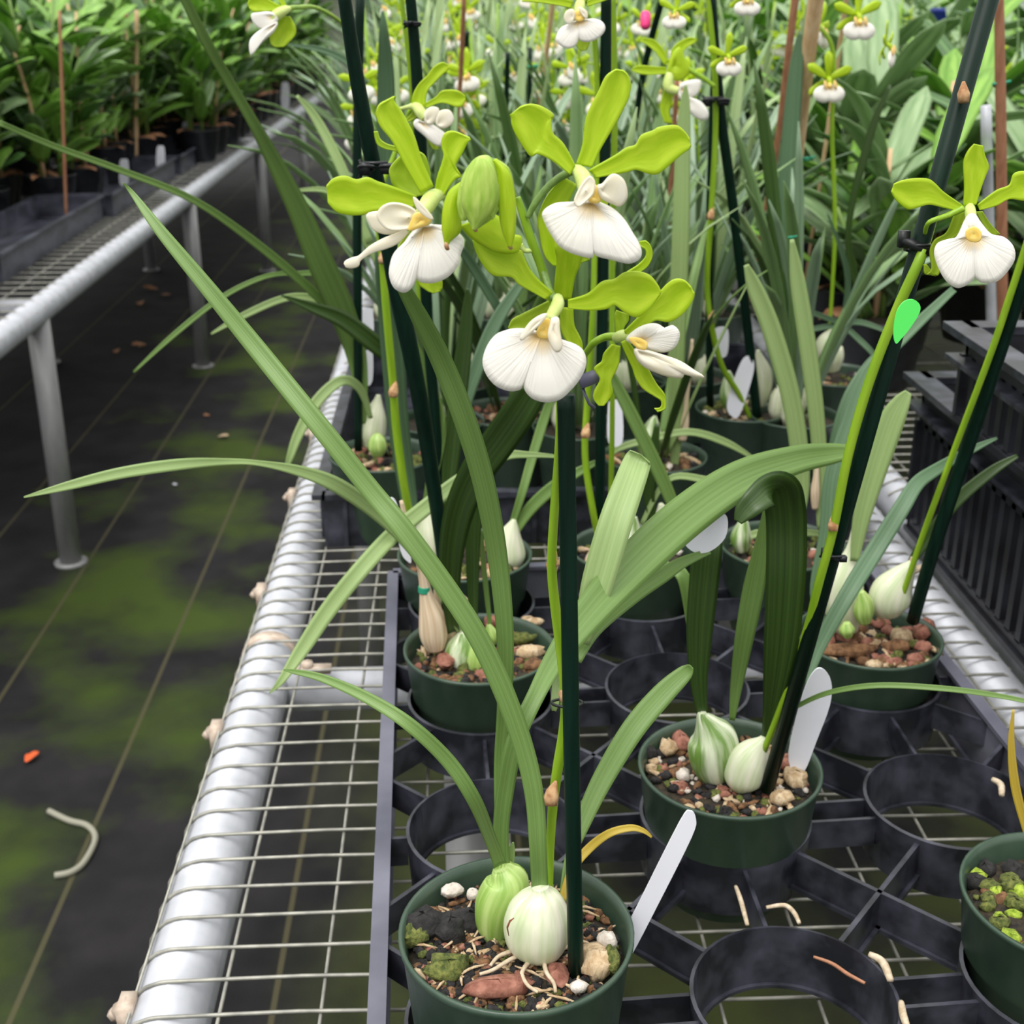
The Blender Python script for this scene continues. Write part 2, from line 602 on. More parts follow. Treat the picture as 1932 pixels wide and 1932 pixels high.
# welded wire mesh that wraps over the left pipe
rnd = random.Random(3)
mb = MB()
wr = .0011
y = .16
while y < 6.5:
    near = y < 1.7
    pts = []
    if near:
        for a in (200, 180, 160, 140, 120, 100, 90):
            pts.append((PIPE_X + math.cos(R(a)) * (PIPE_R + wr), y + rnd.uniform(-.0005, .0005), PIPE_Z + math.sin(R(a)) * (PIPE_R + wr)))
        xs = 8
        for i in range(1, xs + 1):
            pts.append((PIPE_X + (RX - PIPE_X) * i / xs, y + rnd.uniform(-.0012, .0012), wr - .0013 + rnd.uniform(-.0008, .0003)))
        pts.append((RX + .018, y, -.012))
    else:
        pts = [(PIPE_X - .022, y, -.02), (PIPE_X, y, 0), (RX, y, 0), (RX + .022, y, -.02)]
    mb.tube(pts, wr * (1 if near else 1.3), 6 if near else 4, cap=False)
    y += .0254 if near else .0508
lxs = [G(419, 1885, 0).x - .0508, G(419, 1885, 0).x, G(607, 1885, 0).x]
while lxs[-1] < RX - .04:
    lxs.append(lxs[-1] + .0508)
lxs[0] = None
for x in lxs:
    if x is None: continue
    pts = [(x + rnd.uniform(-.0008, .0008), .1 + i * .25, -.0026) for i in range(27)]
    mb.tube(pts, wr, 6, cap=False)
mb.tube([(PIPE_X - PIPE_R - .002, .1, PIPE_Z - .004), (PIPE_X - PIPE_R - .002, 6.5, PIPE_Z - .004)], wr, 6)
mb.tube([(PIPE_X - PIPE_R * .8, .1, PIPE_Z + .016), (PIPE_X - PIPE_R * .8, 6.5, PIPE_Z + .016)], wr * .8, 6)
mb.build('wire_mesh', WIREM, b1)
for a, b in ((250, 1905), (412, 1380), (490, 1117), (545, 935), (575, 815)):
    p = G(a, b, PIPE_Z + .012)
    mb = MB()
    mb.tube([(PIPE_X - PIPE_R - .004, p.y, PIPE_Z + .010), (PIPE_X - PIPE_R + .003, p.y, PIPE_Z + .015)], .0052, 6)
    mb.tube([(PIPE_X - PIPE_R - .007, p.y, PIPE_Z + .008), (PIPE_X - PIPE_R - .004, p.y, PIPE_Z + .0115)], .0036, 6)
    mb.box((PIPE_X - PIPE_R + .001, p.y, PIPE_Z + .008), (.008, .014, .02))
    mb.build('clamp', CLAMPM, b1)
p = G(590, 1262, -.004)
mb = MB()
mb.box((p.x, p.y, p.z), (.028, .010, .004))
mb.tube([(p.x - .004, p.y, p.z), (p.x - .004, p.y, p.z + .006)], .0045, 8)
mb.build('bracket', CLAMPM, b1)
# band wrapped round the left pipe
q = G(500, 1200, PIPE_Z + PIPE_R)
mb = MB()
mb.tube([(PIPE_X, q.y - .006, PIPE_Z), (PIPE_X, q.y + .006, PIPE_Z)], PIPE_R + .0018, 24)
mb.build('pipe_sleeve', CLAMPM, b1)

# left bench over the aisle
LBX = -.81
LBZ = -.09
legs = [(LBX, leg1.y), (LBX, leg1.y + 1.53), (LBX, leg1.y + 3.06), (LBX, leg1.y + 4.6), (LBX - .5, leg1.y + .2), (LBX - .5, leg1.y + 1.6), (LBX - .5, leg1.y + 3.1), (LBX - 1.4, leg1.y + 1.53), (LBX - 1.4, leg1.y)]
b2 = bench('long galvanised bench across the aisle under the leafy plants', LBX, LBX - 1.5, 1.2, 9.0, LBZ, .026, legs, FLZ, [leg1.y + .05, leg1.y + 1.6, leg1.y + 3.1, leg1.y + 4.6], 9)
mb = MB()
y = 1.25
while y < 8.9:
    mb.tube([(LBX - 1.5, y, LBZ + .028), (LBX, y, LBZ + .028), (LBX + .024, y, LBZ + .012)], .0014, 4, cap=False)
    y += .0508 * (1 if y < 4 else 2)
for i in range(12):
    mb.tube([(LBX - .06 - .12 * i, 1.2, LBZ + .026), (LBX - .06 - .12 * i, 8.9, LBZ + .026)], .0014, 4, cap=False)
mb.build('wire_mesh', WIREM, b2)
# neighbouring bench on the right
b3 = bench('galvanised bench at the right carrying the black crates', RX + .055, RX + 1.7, .1, 7.6, PIPE_Z, PIPE_R, [(RX + .055, 2.0), (RX + .055, 4.2), (RX + 1.7, 2.0)], FLZ, [1.0, 2.4, 3.8, 5.2], 7.6)
mb = MB()
y = .3
while y < 7.5:
    mb.tube([(RX + .037, y, -.008), (RX + .055, y, 0), (RX + 1.7, y, 0)], .0013, 4, cap=False)
    y += .0254 if y < 1.6 else .1
for i in range(16):
    mb.tube([(RX + .075 + .1 * i, .1, -.0024), (RX + .075 + .1 * i, 7.5, -.0024)], .0012, 4, cap=False)
mb.build('wire_mesh', WIREM, b3)

# =================================================================== POT TRAY (open ring tray)
OA = Vector((.0, .455, 0))
POT = {}
tray_rot = R(-2.0)
c2 = G(1377, 1442, .080)
U_ = Vector((.1315, .008, 0))
V_ = Vector((-.004, .144, 0))
B1 = c2.copy() + Vector((0, .003, 0)); B1.z = 0            # ring of row B, middle column
def cell(i, j):                     # i column -1..1, j row (0 = row B)
    return B1 + U_ * i + V_ * j
def ring_tray():
    t = thing('ring_tray', 'open black plastic ring tray holding the front green pots', 'tray', cell(0, -1))
    mb = MB()
    ring = [(.0462, .014), (.0482, .046), (.0464, .0465), (.0446, .014), (.0462, .014)]
    cells = [(i, j) for i in (-1, 0, 1) for j in (-3, -2, -1, 0, 1, 2)]
    for i, j in cells:
        c = cell(i, j)
        mb.lathe(ring, c, 48)
        mb.lathe([(.0425, .012), (.0462, .012), (.0462, .014), (.0425, .014), (.0425, .012)], c, 48)
    r = .0474
    for i, j in cells:
        c = cell(i, j)
        for di, dj in ((1, 0), (0, 1)):
            if (i + di, j + dj) in cells:
                d = cell(i + di, j + dj)
                n = (d - c).normalized()
                side = Vector((-n.y, n.x, 0))
                offs = (-.009, .009) if di else (0,)
                for o_ in offs:
                    mb.bar(c + n * (r - .001) + side * o_ + Vector((0, 0, .034)), d - n * (r - .001) + side * o_ + Vector((0, 0, .034)), .0022, .018)
        if (i + 1, j + 1) in cells:
            for (a, b) in (((i, j), (i + 1, j + 1)), ((i + 1, j), (i, j + 1))):
                c1, d1 = cell(*a), cell(*b)
                n = (d1 - c1).normalized()
                mb.bar(c1 + n * (r - .001) + Vector((0, 0, .033)), d1 - n * (r - .001) + Vector((0, 0, .033)), .0026, .020)
                mb.bar(c1 + n * (r - .002) + Vector((0, 0, .0215)), d1 - n * (r - .002) + Vector((0, 0, .0215)), .007, .0025)
    # outer frame
    def fc(i, j): return B1 + U_ * i + V_ * j
    a, b, c, d = fc(-1.46, -3.5), fc(1.46, -3.5), fc(1.46, 2.42), fc(-1.46, 2.42)
    main = mb
    mb = MB()
    for p_, q_ in ((a, b), (b, c), (c, d), (d, a)):
        mb.bar(p_ + Vector((0, 0, .0235)), q_ + Vector((0, 0, .0235)), .0030, .045)
        mb.bar(p_ + Vector((0, 0, .046)), q_ + Vector((0, 0, .046)), .0085, .003)
        mb.bar(p_ + Vector((0, 0, .0035)), q_ + Vector((0, 0, .0035)), .0075, .003)
    mb.build('outer_frame', FRAMEM, t, False)
    mb = main
    for j in range(-3, 3):
        for s_, e in ((-1, -1.46), (1, 1.46)):
            c = cell(s_, j)
            for dj in (0, .42, -.42):
                e1 = fc(e, j + dj)
                n = (e1 - c).normalized()
                mb.bar(c + n * r + Vector((0, 0, .034)), e1 + Vector((0, 0, .034)), .0024, .018)
    for s_ in (-1, 0, 1):
        for (j, e) in ((-3, -3.5), (2, 2.42)):
            c = cell(s_, j)
            e1 = fc(s_, e)
            n = (e1 - c).normalized()
            mb.bar(c + n * r + Vector((0, 0, .034)), e1 + Vector((0, 0, .034)), .0024, .018)
    mb.build('ring_grid', TRAYM, t, False)
    return t
ring_tray()

# =================================================================== POTS AND MIX
def pot_mesh(mb, c, rim, h, mi=0):
    k = rim / .05
    prof = [(.0355 * k, 0), (.038 * k, h * .1), (.0425 * k, h * .50), (.0455 * k, h * .56), (.0492 * k, h * .955), (.0505 * k, h * .975), (.0505 * k, h), (.0488 * k, h), (.0475 * k, h * .95), (.0410 * k, h * .5), (.035 * k, h * .06), (0.001, h * .06)]
    mb.lathe(prof, c, 64, mi)
    mb.lathe([(.0355 * k, 0), (.001, 0)], c, 64, mi)
def mix_mesh(mb, c, r, rnd, n=140, pal=(0, 0, 0, 1, 1, 2, 3, 3, 4, 5), size=1.0, shift=1):
    """knobbly potting mix; materials: 0 = dark base, then the chips"""
    vs, fs = [], []
    A, B = 40, 10
    for i in range(B + 1):
        for j in range(A):
            a = 2 * PI * j / A
            q = r * i / B
            z = noise.noise(Vector((c.x + q * math.cos(a), c.y + q * math.sin(a), 0)) * 90) * .003 - (.004 if i == B else 0)
            vs.append((c.x + q * math.cos(a), c.y + q * math.sin(a), c.z + z))
    for i in range(B):
        for j in range(A):
            a, b = i * A + j, i * A + (j + 1) % A
            fs.append((a, a + A, b + A, b))
    mb.add(vs, fs, None, 0)
    for _ in range(n):
        q = math.sqrt(rnd.random()) * r * .93
        a = rnd.uniform(0, 6.28)
        k = rnd.choice(pal)
        s = rnd.uniform(.0022, .0075) * size
        if k == 4: s *= .7
        if k in (1, 2) and rnd.random() < .5:
            d = (s * 2.6, s * .7, s * .6)
        else:
            d = (s * 1.4, s * 1.1, s * .9)
        mb.lump((c.x + q * math.cos(a), c.y + q * math.sin(a), c.z + s * .2), d, rnd, k + shift)
def potted(label, px, py, wpx, zr, group=None, n=140, pal=(0, 0, 0, 1, 1, 2, 3, 3, 4, 5), size=1.0, center=None, potmat=None, low=.010):
    """a green pot whose rim centre shows at px,py"""
    c = G(px, py, zr) if center is None else center
    rim = wpx / 2 * mpp(c) if wpx else .05
    base = .001
    loc = Vector((c.x, c.y, base))
    t = thing('potted_orchid', label, 'plant', loc, group)
    mb = MB()
    pot_mesh(mb, loc, rim, zr - base)
    mb.build('pot', potmat or POTM, t)
    mb = MB()
    rr = random.Random(int(px * 7 + py))
    mix_mesh(mb, Vector((c.x, c.y, zr - low)), rim * .93, rr, n, pal, size)
    o = mb.build('potting_mix', [SOILM] + CH + [MOSSB], t)
    o['kind'] = 'stuff'
    t['_rim'] = rim
    return t, c, rim
def bulb(name, pts, m, parent, squash=.9, n=20):
    """pts: (px,py,width_px,Y) from bottom to neck"""
    return tube_px(name, pts, m, parent, squash, n, 5)
# =================================================================== FRONT PLANT
z1 = lambda x, y: (600 + x * .3882, 100 + y * .3882)
fp, FC, FR = potted('orchid in the nearest green pot, lime and white flowers on one tall spike', 974, 1752, 440, .100, n=1100, size=.6, pal=(0, 0, 0, 0, 0, 0, 1, 1, 2, 3, 3, 5))
POTY = FC.y
rt = random.Random(99)
mb = MB()
for _ in range(70):
    a = rt.uniform(0, 6.28); qd = math.sqrt(rt.random()) * FR * .82
    c = Vector((FC.x + qd * math.cos(a), FC.y + qd * math.sin(a), .0925)); b = rt.uniform(0, 6.28)
    d = Vector((math.cos(b), math.sin(b), rt.uniform(-.1, .35))) * rt.uniform(.003, .008)
    mb.tube([c - d, c + Vector((0, 0, .0008)), c + d], [.0004, .0007, .0003], 5)
tag(mb.build('fibre', CH[2], fp), kind='stuff')
def chip(name, px, py, z, d, mi, parent, seed=1, rough=.25):
    mb = MB()
    mb.lump(G(px, py, z), d, random.Random(seed), 0, rough, 9, 7, flatrot=True)
    return mb.build(name, mi, parent)
chip('bark_chip', 940, 1862, .094, (.030, .012, .008), CH[5], fp, 3, .15)
chip('bark_chip', 1050, 1840, .093, (.010, .016, .007), CH[5], fp, 5, .15)
chip('bark_chip', 800, 1745, .094, (.022, .017, .013), CH[0], fp, 8, .2)
chip('bark_chip', 850, 1752, .094, (.014, .018, .012), CH[0], fp, 9, .2)
chip('bark_chip', 885, 1740, .094, (.018, .011, .012), CH[0], fp, 10, .2)
chip('perlite_lump', 853, 1680, .096, (.011, .007, .007), CH[4], fp, 11, .12)
chip('perlite_lump', 1145, 1775, .098, (.009, .008, .009), CH[4], fp, 12, .12)
chip('perlite_lump', 892, 1688, .095, (.006, .006, .006), CH[4], fp, 13, .1)
chip('perlite_lump', 1092, 1862, .095, (.008, .006, .006), CH[4], fp, 14, .12)
chip('bark_chip', 1128, 1815, .096, (.016, .020, .012), CH[2], fp, 15, .2)
chip('moss_clump', 1153, 1812, .097, (.008, .014, .012), CH[3], fp, 16, .15)
chip('moss_clump', 845, 1825, .093, (.020, .014, .008), CH[3], fp, 17, .3)
chip('moss_clump', 780, 1765, .094, (.014, .012, .008), CH[3], fp, 18, .3)
def root(pts, wd, parent, z=.096):
    P = crom([tuple(G(a, b, z)) for a, b in pts], 5)
    mb = MB()
    mb.tube(P, [wd * (1 - .4 * i / len(P)) for i in range(len(P))], 7)
    return mb.build('root', ROOT, parent)
for pts in ([(985, 1800), (960, 1812), (930, 1830), (905, 1838)], [(1000, 1812), (985, 1835), (995, 1858), (1015, 1872)], [(1025, 1800), (1030, 1832), (1045, 1855), (1048, 1872)], [(965, 1795), (940, 1805), (925, 1822)], [(1060, 1790), (1078, 1783), (1092, 1778)]):
    root(pts, .0011, fp)
BY = POTY - .008
bg1 = bulb('pseudobulb', [(952, 1778, 46, BY + .018), (938, 1750, 74, BY + .018), (942, 1705, 92, BY + .018), (958, 1665, 84, BY + .019), (950, 1642, 50, BY + .02), (946, 1634, 34, BY + .02)], BULBG, fp)
bg1['label'] = 'striped light green pseudobulb, rear of the two'
bw1 = bulb('pseudobulb', [(1012, 1805, 52, BY), (1014, 1790, 98, BY), (1013, 1760, 126, BY), (1016, 1725, 122, BY), (1020, 1695, 86, BY), (1020, 1680, 44, BY), (1019, 1672, 32, BY)], BULBW, fp)
bw1['label'] = 'round whitish pseudobulb in front'
mb = MB()
P = [PY(a, b, BY - .0135) for a, b in ((960, 1765), (957, 1750), (962, 1738), (970, 1732))]
mb.tube(P, [.0004, .0009, .0008, .0003], 6, squash=.4)
mb.build('bulb_scar', mat('scar_brown', (120, 66, 40), None, .8), fp)
LY = BY
leaf_px('leaf', [(1019, 1682, 32, LY), (1015, 1600, 33, LY + .0), (1008, 1500, 36, LY + .005), (985, 1400, 38, LY + .01), (940, 1280, 40, LY + .015), (880, 1165, 40, LY + .02), (770, 1010, 40, LY + .03), (700, 925, 38, LY + .04), (600, 800, 38, LY + .05), (480, 652, 36, LY + .07), (385, 535, 30, LY + .08), (300, 432, 22, LY + .09), (250, 365, 10, LY + .1), (232, 345, 2, LY + .1)], LEAF, fp, .12)
leaf_px('leaf', [(947, 1640, 32, LY + .02), (945, 1570, 30, LY + .02), (952, 1500, 33, LY + .02), (972, 1400, 35, LY + .02), (1012, 1310, 34, LY + .03), (1050, 1240, 44, LY + .045), (1105, 1165, 62, LY + .06), (1200, 1060, 80, LY + .09), (1300, 970, 82, LY + .12), (1400, 903, 72, LY + .15), (1500, 868, 55, LY + .18), (1570, 856, 40, LY + .2), (1612, 852, 22, LY + .205)], LEAF, fp, .13)
leaf_px('leaf', [(942, 1632, 16, LY + .025), (944, 1540, 22, LY + .03), (944, 1440, 24, LY + .035), (952, 1320, 28, LY + .035), (953, 1200, 33, LY + .035), (940, 1060, 38, LY + .035), (915, 920, 42, LY + .03), (880, 800, 43, LY + .025), (835, 685, 41, LY + .02), (790, 595, 34, LY + .01), (752, 528, 22, LY)], LEAF, fp, .12)
leaf_px('leaf', [(944, 1632, 26, LY + .015), (928, 1590, 24, LY + .01), (895, 1510, 28, LY), (845, 1435, 28, LY - .0), (770, 1365, 26, LY), (690, 1315, 22, LY + .01), (610, 1280, 16, LY + .02), (560, 1268, 10, LY + .025), (535, 1264, 3, LY + .03)], LEAF, fp, .14)
leaf_px('leaf', [(958, 1636, 22, LY + .024), (964, 1608, 16, LY + .024), (968, 1590, 3, LY + .024)], LEAFL, fp, .14)
leaf_px('leaf', [(1062, 1700, 16, LY + .018), (1075, 1620, 20, LY + .03), (1102, 1545, 32, LY + .04), (1140, 1465, 40, LY + .05), (1195, 1375, 44, LY + .06), (1250, 1310, 42, LY + .07), (1292, 1270, 30, LY + .075), (1304, 1258, 10, LY + .075)], LEAF, fp, .12)
yl = leaf_px('leaf', [(1060, 1700, 14, LY + .018), (1080, 1640, 16, LY + .025), (1112, 1600, 17, LY + .03), (1150, 1572, 15, LY + .03), (1190, 1562, 13, LY + .03), (1215, 1568, 9, LY + .03), (1230, 1580, 4, LY + .03)], LEAFY, fp, .14)
yl['label'] = 'small yellowing leaf'
leaf_px('leaf', [(1098, 1215, 30, LY + .07), (1125, 1110, 60, LY + .075), (1160, 990, 64, LY + .085), (1190, 905, 58, LY + .1), (1203, 870, 52, LY + .11), (1207, 862, 44, LY + .11)], LEAFL, fp, .12)
leaf_px('leaf', [(1085, 1245, 26, LY + .07), (1120, 1185, 34, LY + .08), (1190, 1125, 34, LY + .1), (1250, 1085, 30, LY + .12), (1290, 1060, 22, LY + .13), (1340, 1040, 10, LY + .14)], LEAF, fp, .14)
leaf_px('leaf', [(1056, 1240, 24, LY + .05), (1050, 1290, 17, LY + .045), (1047, 1325, 16, LY + .04), (1045, 1342, 8, LY + .04)], LEAFL, fp, .12)
# flower spike
SY = LY + .004
spike = tube_px('flower_spike', [(1036, 1690, 14, SY + .01), (1038, 1600, 16, SY + .01), (1043, 1520, 19, SY + .008), (1052, 1450, 20, SY + .006), (1064, 1380, 21, SY + .004), (1068, 1320, 21, SY), (1060, 1240, 20, SY - .002), (1047, 1140, 19, SY - .004), (1041, 1065, 18, SY - .006), (1046, 960, 17, SY - .008), (1053, 860, 15, SY - .01), (1056, 760, 14, SY - .012), (1052, 640, 15, SY - .014), (1038, 560, 16, SY - .016), (1020, 500, 17, SY - .017), (1003, 455, 17, SY - .018), (988, 408, 16, SY - .018), (976, 372, 12, SY - .018)], SPIKE, fp)
def node(px, py, Y, wd, parent, m=BROWN, ln=1.6):
    c = PY(px, py, Y)
    s = mpp(c) * wd
    mb = MB()
    mb.tube([c - UPV * s * ln * .5, c - UPV * s * .2, c + UPV * s * .3 + RGT * s * .1, c + UPV * s * ln * .7 + RGT * s * .35], [s * .5, s * .62, s * .5, s * .1], 9)
    return mb.build('spike_node', m, parent)
for a, b, wd in ((1040, 1500, 24), (1068, 1305, 24), (1042, 1062, 20)):
    node(a, b, SY - .001, wd, fp)
mb = MB()
P = [PY(a, b, SY - .006) for a, b in ((1046, 1066), (1056, 1062), (1062, 1050), (1060, 1040))]
mb.tube(P, [.0009, .0011, .0009, .0003], 7)
mb.build('dry_bract', BROWN, fp)

def pedicel(pts, Y, parent, m=SPIKED, name='pedicel'):
    return tube_px(name, [(*z1(a, b), wd * .3882, Y + dy) for a, b, wd, dy in pts], m, parent)
pedicel([(1018, 800, 26, 0), (1050, 740, 34, 0), (1100, 670, 36, 0), (1160, 615, 38, 0), (1230, 575, 40, 0)], SY - .02, fp)
pedicel([(960, 700, 22, 0), (940, 640, 22, 0), (900, 560, 26, 0), (850, 525, 30, 0), (800, 525, 26, 0)], SY - .02, fp)
pedicel([(1065, 1010, 26, .002), (1100, 1080, 30, 0), (1125, 1150, 34, -.004), (1150, 1200, 40, -.008)], SY - .018, fp)
pedicel([(985, 930, 26, 0), (1005, 960, 24, 0), (1040, 960, 22, 0)], SY - .018, fp, COLUMN)
pedicel([(1120, 1560, 22, .01), (1200, 1530, 26, .01), (1290, 1470, 32, .005), (1340, 1410, 36, 0), (1400, 1380, 38, -.002), (1470, 1380, 42, -.004)], SY - .004, fp, SPIKE)
pedicel([(640, 760, 24, 0), (720, 800, 22, .006), (820, 760, 22, .012), (960, 700, 20, .016)], SY - .03, fp)

def flower(parent, label=None, col=None, Y=.4, tr=z1, dy=-.0):
    """the fleshy column is the flower's own mesh; petals, lip and wings hang under it"""
    f = tube_px('flower', [(*tr(a, b), wd * (tr(1, 0)[0] - tr(0, 0)[0]), Y + d) for a, b, wd, d in col], COLUMN, parent, 1.0, 10, 4)
    if label: f['label'] = label
    return f
# ---- flower, upper right
Y2 = SY - .03
f = flower(fp, None, [(1255, 560, 50, .004), (1285, 600, 80, 0), (1300, 650, 82, -.003), (1310, 700, 60, -.006)], Y2)
P5 = dict(tr=z1)
strip_px('petal', [(1255, 540, 1330, 558), (1285, 450, 1372, 470), (1300, 330, 1430, 370), (1330, 250, 1475, 290), (1362, 190, 1508, 225), (1395, 120, 1520, 160), (1425, 92, 1508, 110), (1450, 80, 1480, 84)], Y2 + .003, f, PETAL, z1, .10, .5)
strip_px('petal', [(1250, 545, 1225, 592), (1205, 460, 1160, 540), (1180, 425, 1110, 508), (1142, 390, 1062, 490), (1132, 330, 1030, 500), (1145, 300, 975, 420), (1090, 262, 945, 360), (1035, 248, 938, 315), (985, 262, 932, 300)], Y2 + .002, f, PETAL, z1, .08, .8)
strip_px('petal', [(1315, 570, 1350, 607), (1440, 500, 1450, 590), (1500, 460, 1500, 580), (1545, 445, 1545, 568), (1572, 400, 1600, 585), (1630, 376, 1645, 590), (1660, 360, 1690, 560), (1740, 352, 1760, 500), (1785, 385, 1800, 470), (1805, 420, 1812, 450)], Y2 + .002, f, PETAL, z1, .08, .8)
strip_px('sepal', [(1190, 600, 1260, 640), (1110, 700, 1220, 720), (1070, 800, 1200, 800), (1078, 880, 1200, 880), (1090, 950, 1210, 950), (1110, 1000, 1210, 1000), (1145, 1035, 1190, 1030)], Y2 + .012, f, PETAL, z1, .1, .6)
strip_px('sepal', [(1360, 700, 1400, 690), (1370, 730, 1410, 720), (1385, 760, 1405, 750)], Y2 + .01, f, PETAL, z1, .1, .3)
strip_px('sepal', [(1230, 950, 1290, 960), (1240, 990, 1320, 1000), (1280, 1020, 1310, 1010)], Y2 + .014, f, PETALD, z1, .1, .3)
fan_px('lip', [(1300, 722), (1230, 728), (1150, 735), (1092, 775), (1105, 830), (1135, 885), (1175, 940), (1240, 975), (1325, 996), (1335, 975), (1345, 958), (1352, 985), (1430, 1005), (1510, 1023), (1560, 1002), (1571, 965), (1555, 920), (1530, 880), (1490, 815), (1440, 765), (1385, 735), (1345, 722)], (1325, 725), Y2 - .006, f, LIP, z1, .10, .25)
fan_px('throat', [(1310, 700), (1350, 640), (1372, 700), (1365, 725), (1330, 726)], (1340, 700), Y2 - .009, f, YELLOW, z1, .1, 0)
fan_px('wing_lobe', [(1320, 598), (1345, 622), (1342, 670), (1325, 700), (1268, 748), (1246, 725), (1255, 690), (1285, 635)], (1300, 670), Y2 - .013, f, WING, z1, -.1, .1)
fan_px('wing_lobe', [(1358, 648), (1385, 635), (1430, 588), (1470, 600), (1495, 635), (1502, 700), (1470, 742), (1430, 730), (1380, 705)], (1380, 670), Y2 - .010, f, WING, z1, .1, -.1)
# ---- flower, lower centre
Y3 = SY - .036
f = flower(fp, None, [(1165, 1190, 50, .004), (1165, 1220, 66, .0), (1145, 1260, 62, -.004), (1120, 1300, 52, -.008)], Y3)
strip_px('petal', [(1145, 1195, 1230, 1198), (1152, 1100, 1250, 1090), (1160, 1010, 1275, 1030), (1150, 950, 1290, 960), (1160, 900, 1270, 900), (1190, 870, 1230, 870)], Y3 + .012, f, PETAL, z1, .1, .4, dep=[-.006, -.004, -.002, 0, 0, 0])
strip_px('petal', [(1142, 1165, 1105, 1198), (1080, 1110, 1040, 1162), (1030, 1050, 975, 1125), (1000, 990, 938, 1090), (982, 958, 850, 1080), (900, 955, 795, 1020), (830, 940, 765, 960), (790, 920, 752, 908)], Y3 + .004, f, PETAL, z1, .08, .8)
strip_px('petal', [(1215, 1200, 1215, 1242), (1310, 1170, 1320, 1252), (1380, 1112, 1400, 1245), (1440, 1100, 1440, 1225), (1490, 1068, 1495, 1265), (1550, 1062, 1550, 1285), (1610, 1080, 1600, 1255), (1650, 1125, 1640, 1205), (1668, 1160, 1662, 1170)], Y3 + .0, f, PETAL, z1, .08, .7)
strip_px('sepal', [(1120, 1205, 1140, 1250), (1060, 1235, 1090, 1300), (990, 1270, 1030, 1345), (945, 1295, 960, 1350), (925, 1335, 930, 1345)], Y3 + .008, f, PETALD, z1, .1, .3)
strip_px('sepal', [(1180, 1235, 1240, 1240), (1178, 1320, 1246, 1325), (1195, 1380, 1268, 1370), (1225, 1420, 1284, 1410), (1255, 1450, 1286, 1450)], Y3 + .006, f, PETAL, z1, .1, .4)
strip_px('sepal', [(850, 780, 690, 838), (885, 800, 740, 895), (920, 850, 800, 935), (950, 880, 860, 965), (985, 890, 935, 975), (990, 920, 975, 962)], Y3 + .001, f, PETAL, z1, -.1, .4)
fan_px('lip', [(1040, 1348), (960, 1342), (900, 1355), (860, 1375), (825, 1420), (803, 1480), (805, 1530), (830, 1580), (870, 1620), (930, 1642), (975, 1637), (988, 1622), (998, 1600), (1005, 1632), (1018, 1655), (1050, 1682), (1110, 1697), (1175, 1683), (1225, 1640), (1260, 1600), (1292, 1545), (1302, 1495), (1285, 1445), (1240, 1415), (1200, 1408), (1150, 1400), (1110, 1375)], (1085, 1365), Y3 - .006, f, LIP, z1, .12, .22)
fan_px('throat', [(1075, 1330), (1100, 1290), (1130, 1300), (1135, 1350), (1118, 1385), (1075, 1382), (1062, 1355)], (1100, 1345), Y3 - .012, f, YELLOW, z1, .1, 0)
fan_px('wing_lobe', [(1112, 1268), (1080, 1275), (1030, 1310), (985, 1375), (990, 1395), (1040, 1352), (1085, 1310)], (1060, 1320), Y3 - .014, f, WING, z1, .1, .1)
fan_px('wing_lobe', [(1140, 1288), (1168, 1290), (1172, 1350), (1184, 1430), (1160, 1453), (1135, 1420), (1120, 1370), (1130, 1320)], (1145, 1340), Y3 - .014, f, WING, z1, .15, .15)
# ---- flower, left
Y1 = SY - .034
f = flower(fp, None, [(600, 690, 46, .004), (560, 700, 80, 0), (530, 740, 84, -.003), (500, 790, 66, -.006)], Y1)
strip_px('petal', [(500, 680, 562, 650), (430, 560, 505, 520), (360, 430, 470, 410), (305, 360, 430, 325), (282, 300, 400, 275), (295, 255, 378, 245), (330, 232, 370, 225), (368, 212, 378, 212)], Y1 - .002, f, PETAL, z1, .1, .5)
strip_px('petal', [(480, 695, 470, 750), (370, 652, 390, 752), (290, 625, 330, 765), (240, 605, 270, 775), (185, 615, 215, 787), (130, 598, 150, 788), (75, 610, 90, 772), (42, 645, 48, 728)], Y1 + .002, f, PETAL, z1, .08, .8)
strip_px('petal', [(565, 685, 612, 692), (580, 600, 640, 650), (600, 540, 672, 610), (612, 490, 695, 600), (600, 440, 668, 550), (615, 392, 700, 490), (660, 380, 725, 440), (735, 412, 743, 420)], Y1 + .002, f, PETAL, z1, .08, .8)
strip_px('sepal', [(470, 700, 525, 690), (375, 655, 540, 640), (350, 600, 545, 590), (350, 560, 535, 540), (390, 510, 520, 500), (430, 480, 490, 480)], Y1 + .010, f, PETALD, z1, .12, .4)
strip_px('sepal', [(380, 455, 380, 478), (330, 440, 322, 465), (300, 415, 285, 440), (290, 380, 272, 380)], Y1 + .012, f, PETALD, z1, .1, .2)
strip_px('sepal', [(470, 840, 500, 860), (430, 880, 460, 900), (395, 930, 430, 940), (380, 970, 400, 980)], Y1 + .006, f, PETALD, z1, .1, .2)
strip_px('sepal', [(480, 1090, 600, 1085), (490, 1125, 604, 1120), (530, 1155, 602, 1145), (560, 1168, 590, 1160)], Y1 + .006, f, PETAL, z1, .1, .5)
fan_px('lip', [(560, 842), (610, 842), (650, 862), (695, 890), (706, 930), (690, 985), (685, 1025), (650, 1070), (610, 1100), (555, 1117), (500, 1112), (482, 1095), (476, 1080), (470, 1110), (445, 1150), (412, 1163), (370, 1140), (348, 1085), (352, 1030), (372, 975), (420, 925), (460, 870), (500, 845)], (520, 835), Y1 - .006, f, LIP, z1, .12, .22)
fan_px('throat', [(470, 780), (510, 775), (548, 800), (540, 832), (500, 845), (440, 862), (455, 810)], (500, 815), Y1 - .012, f, YELLOW, z1, .1, 0)
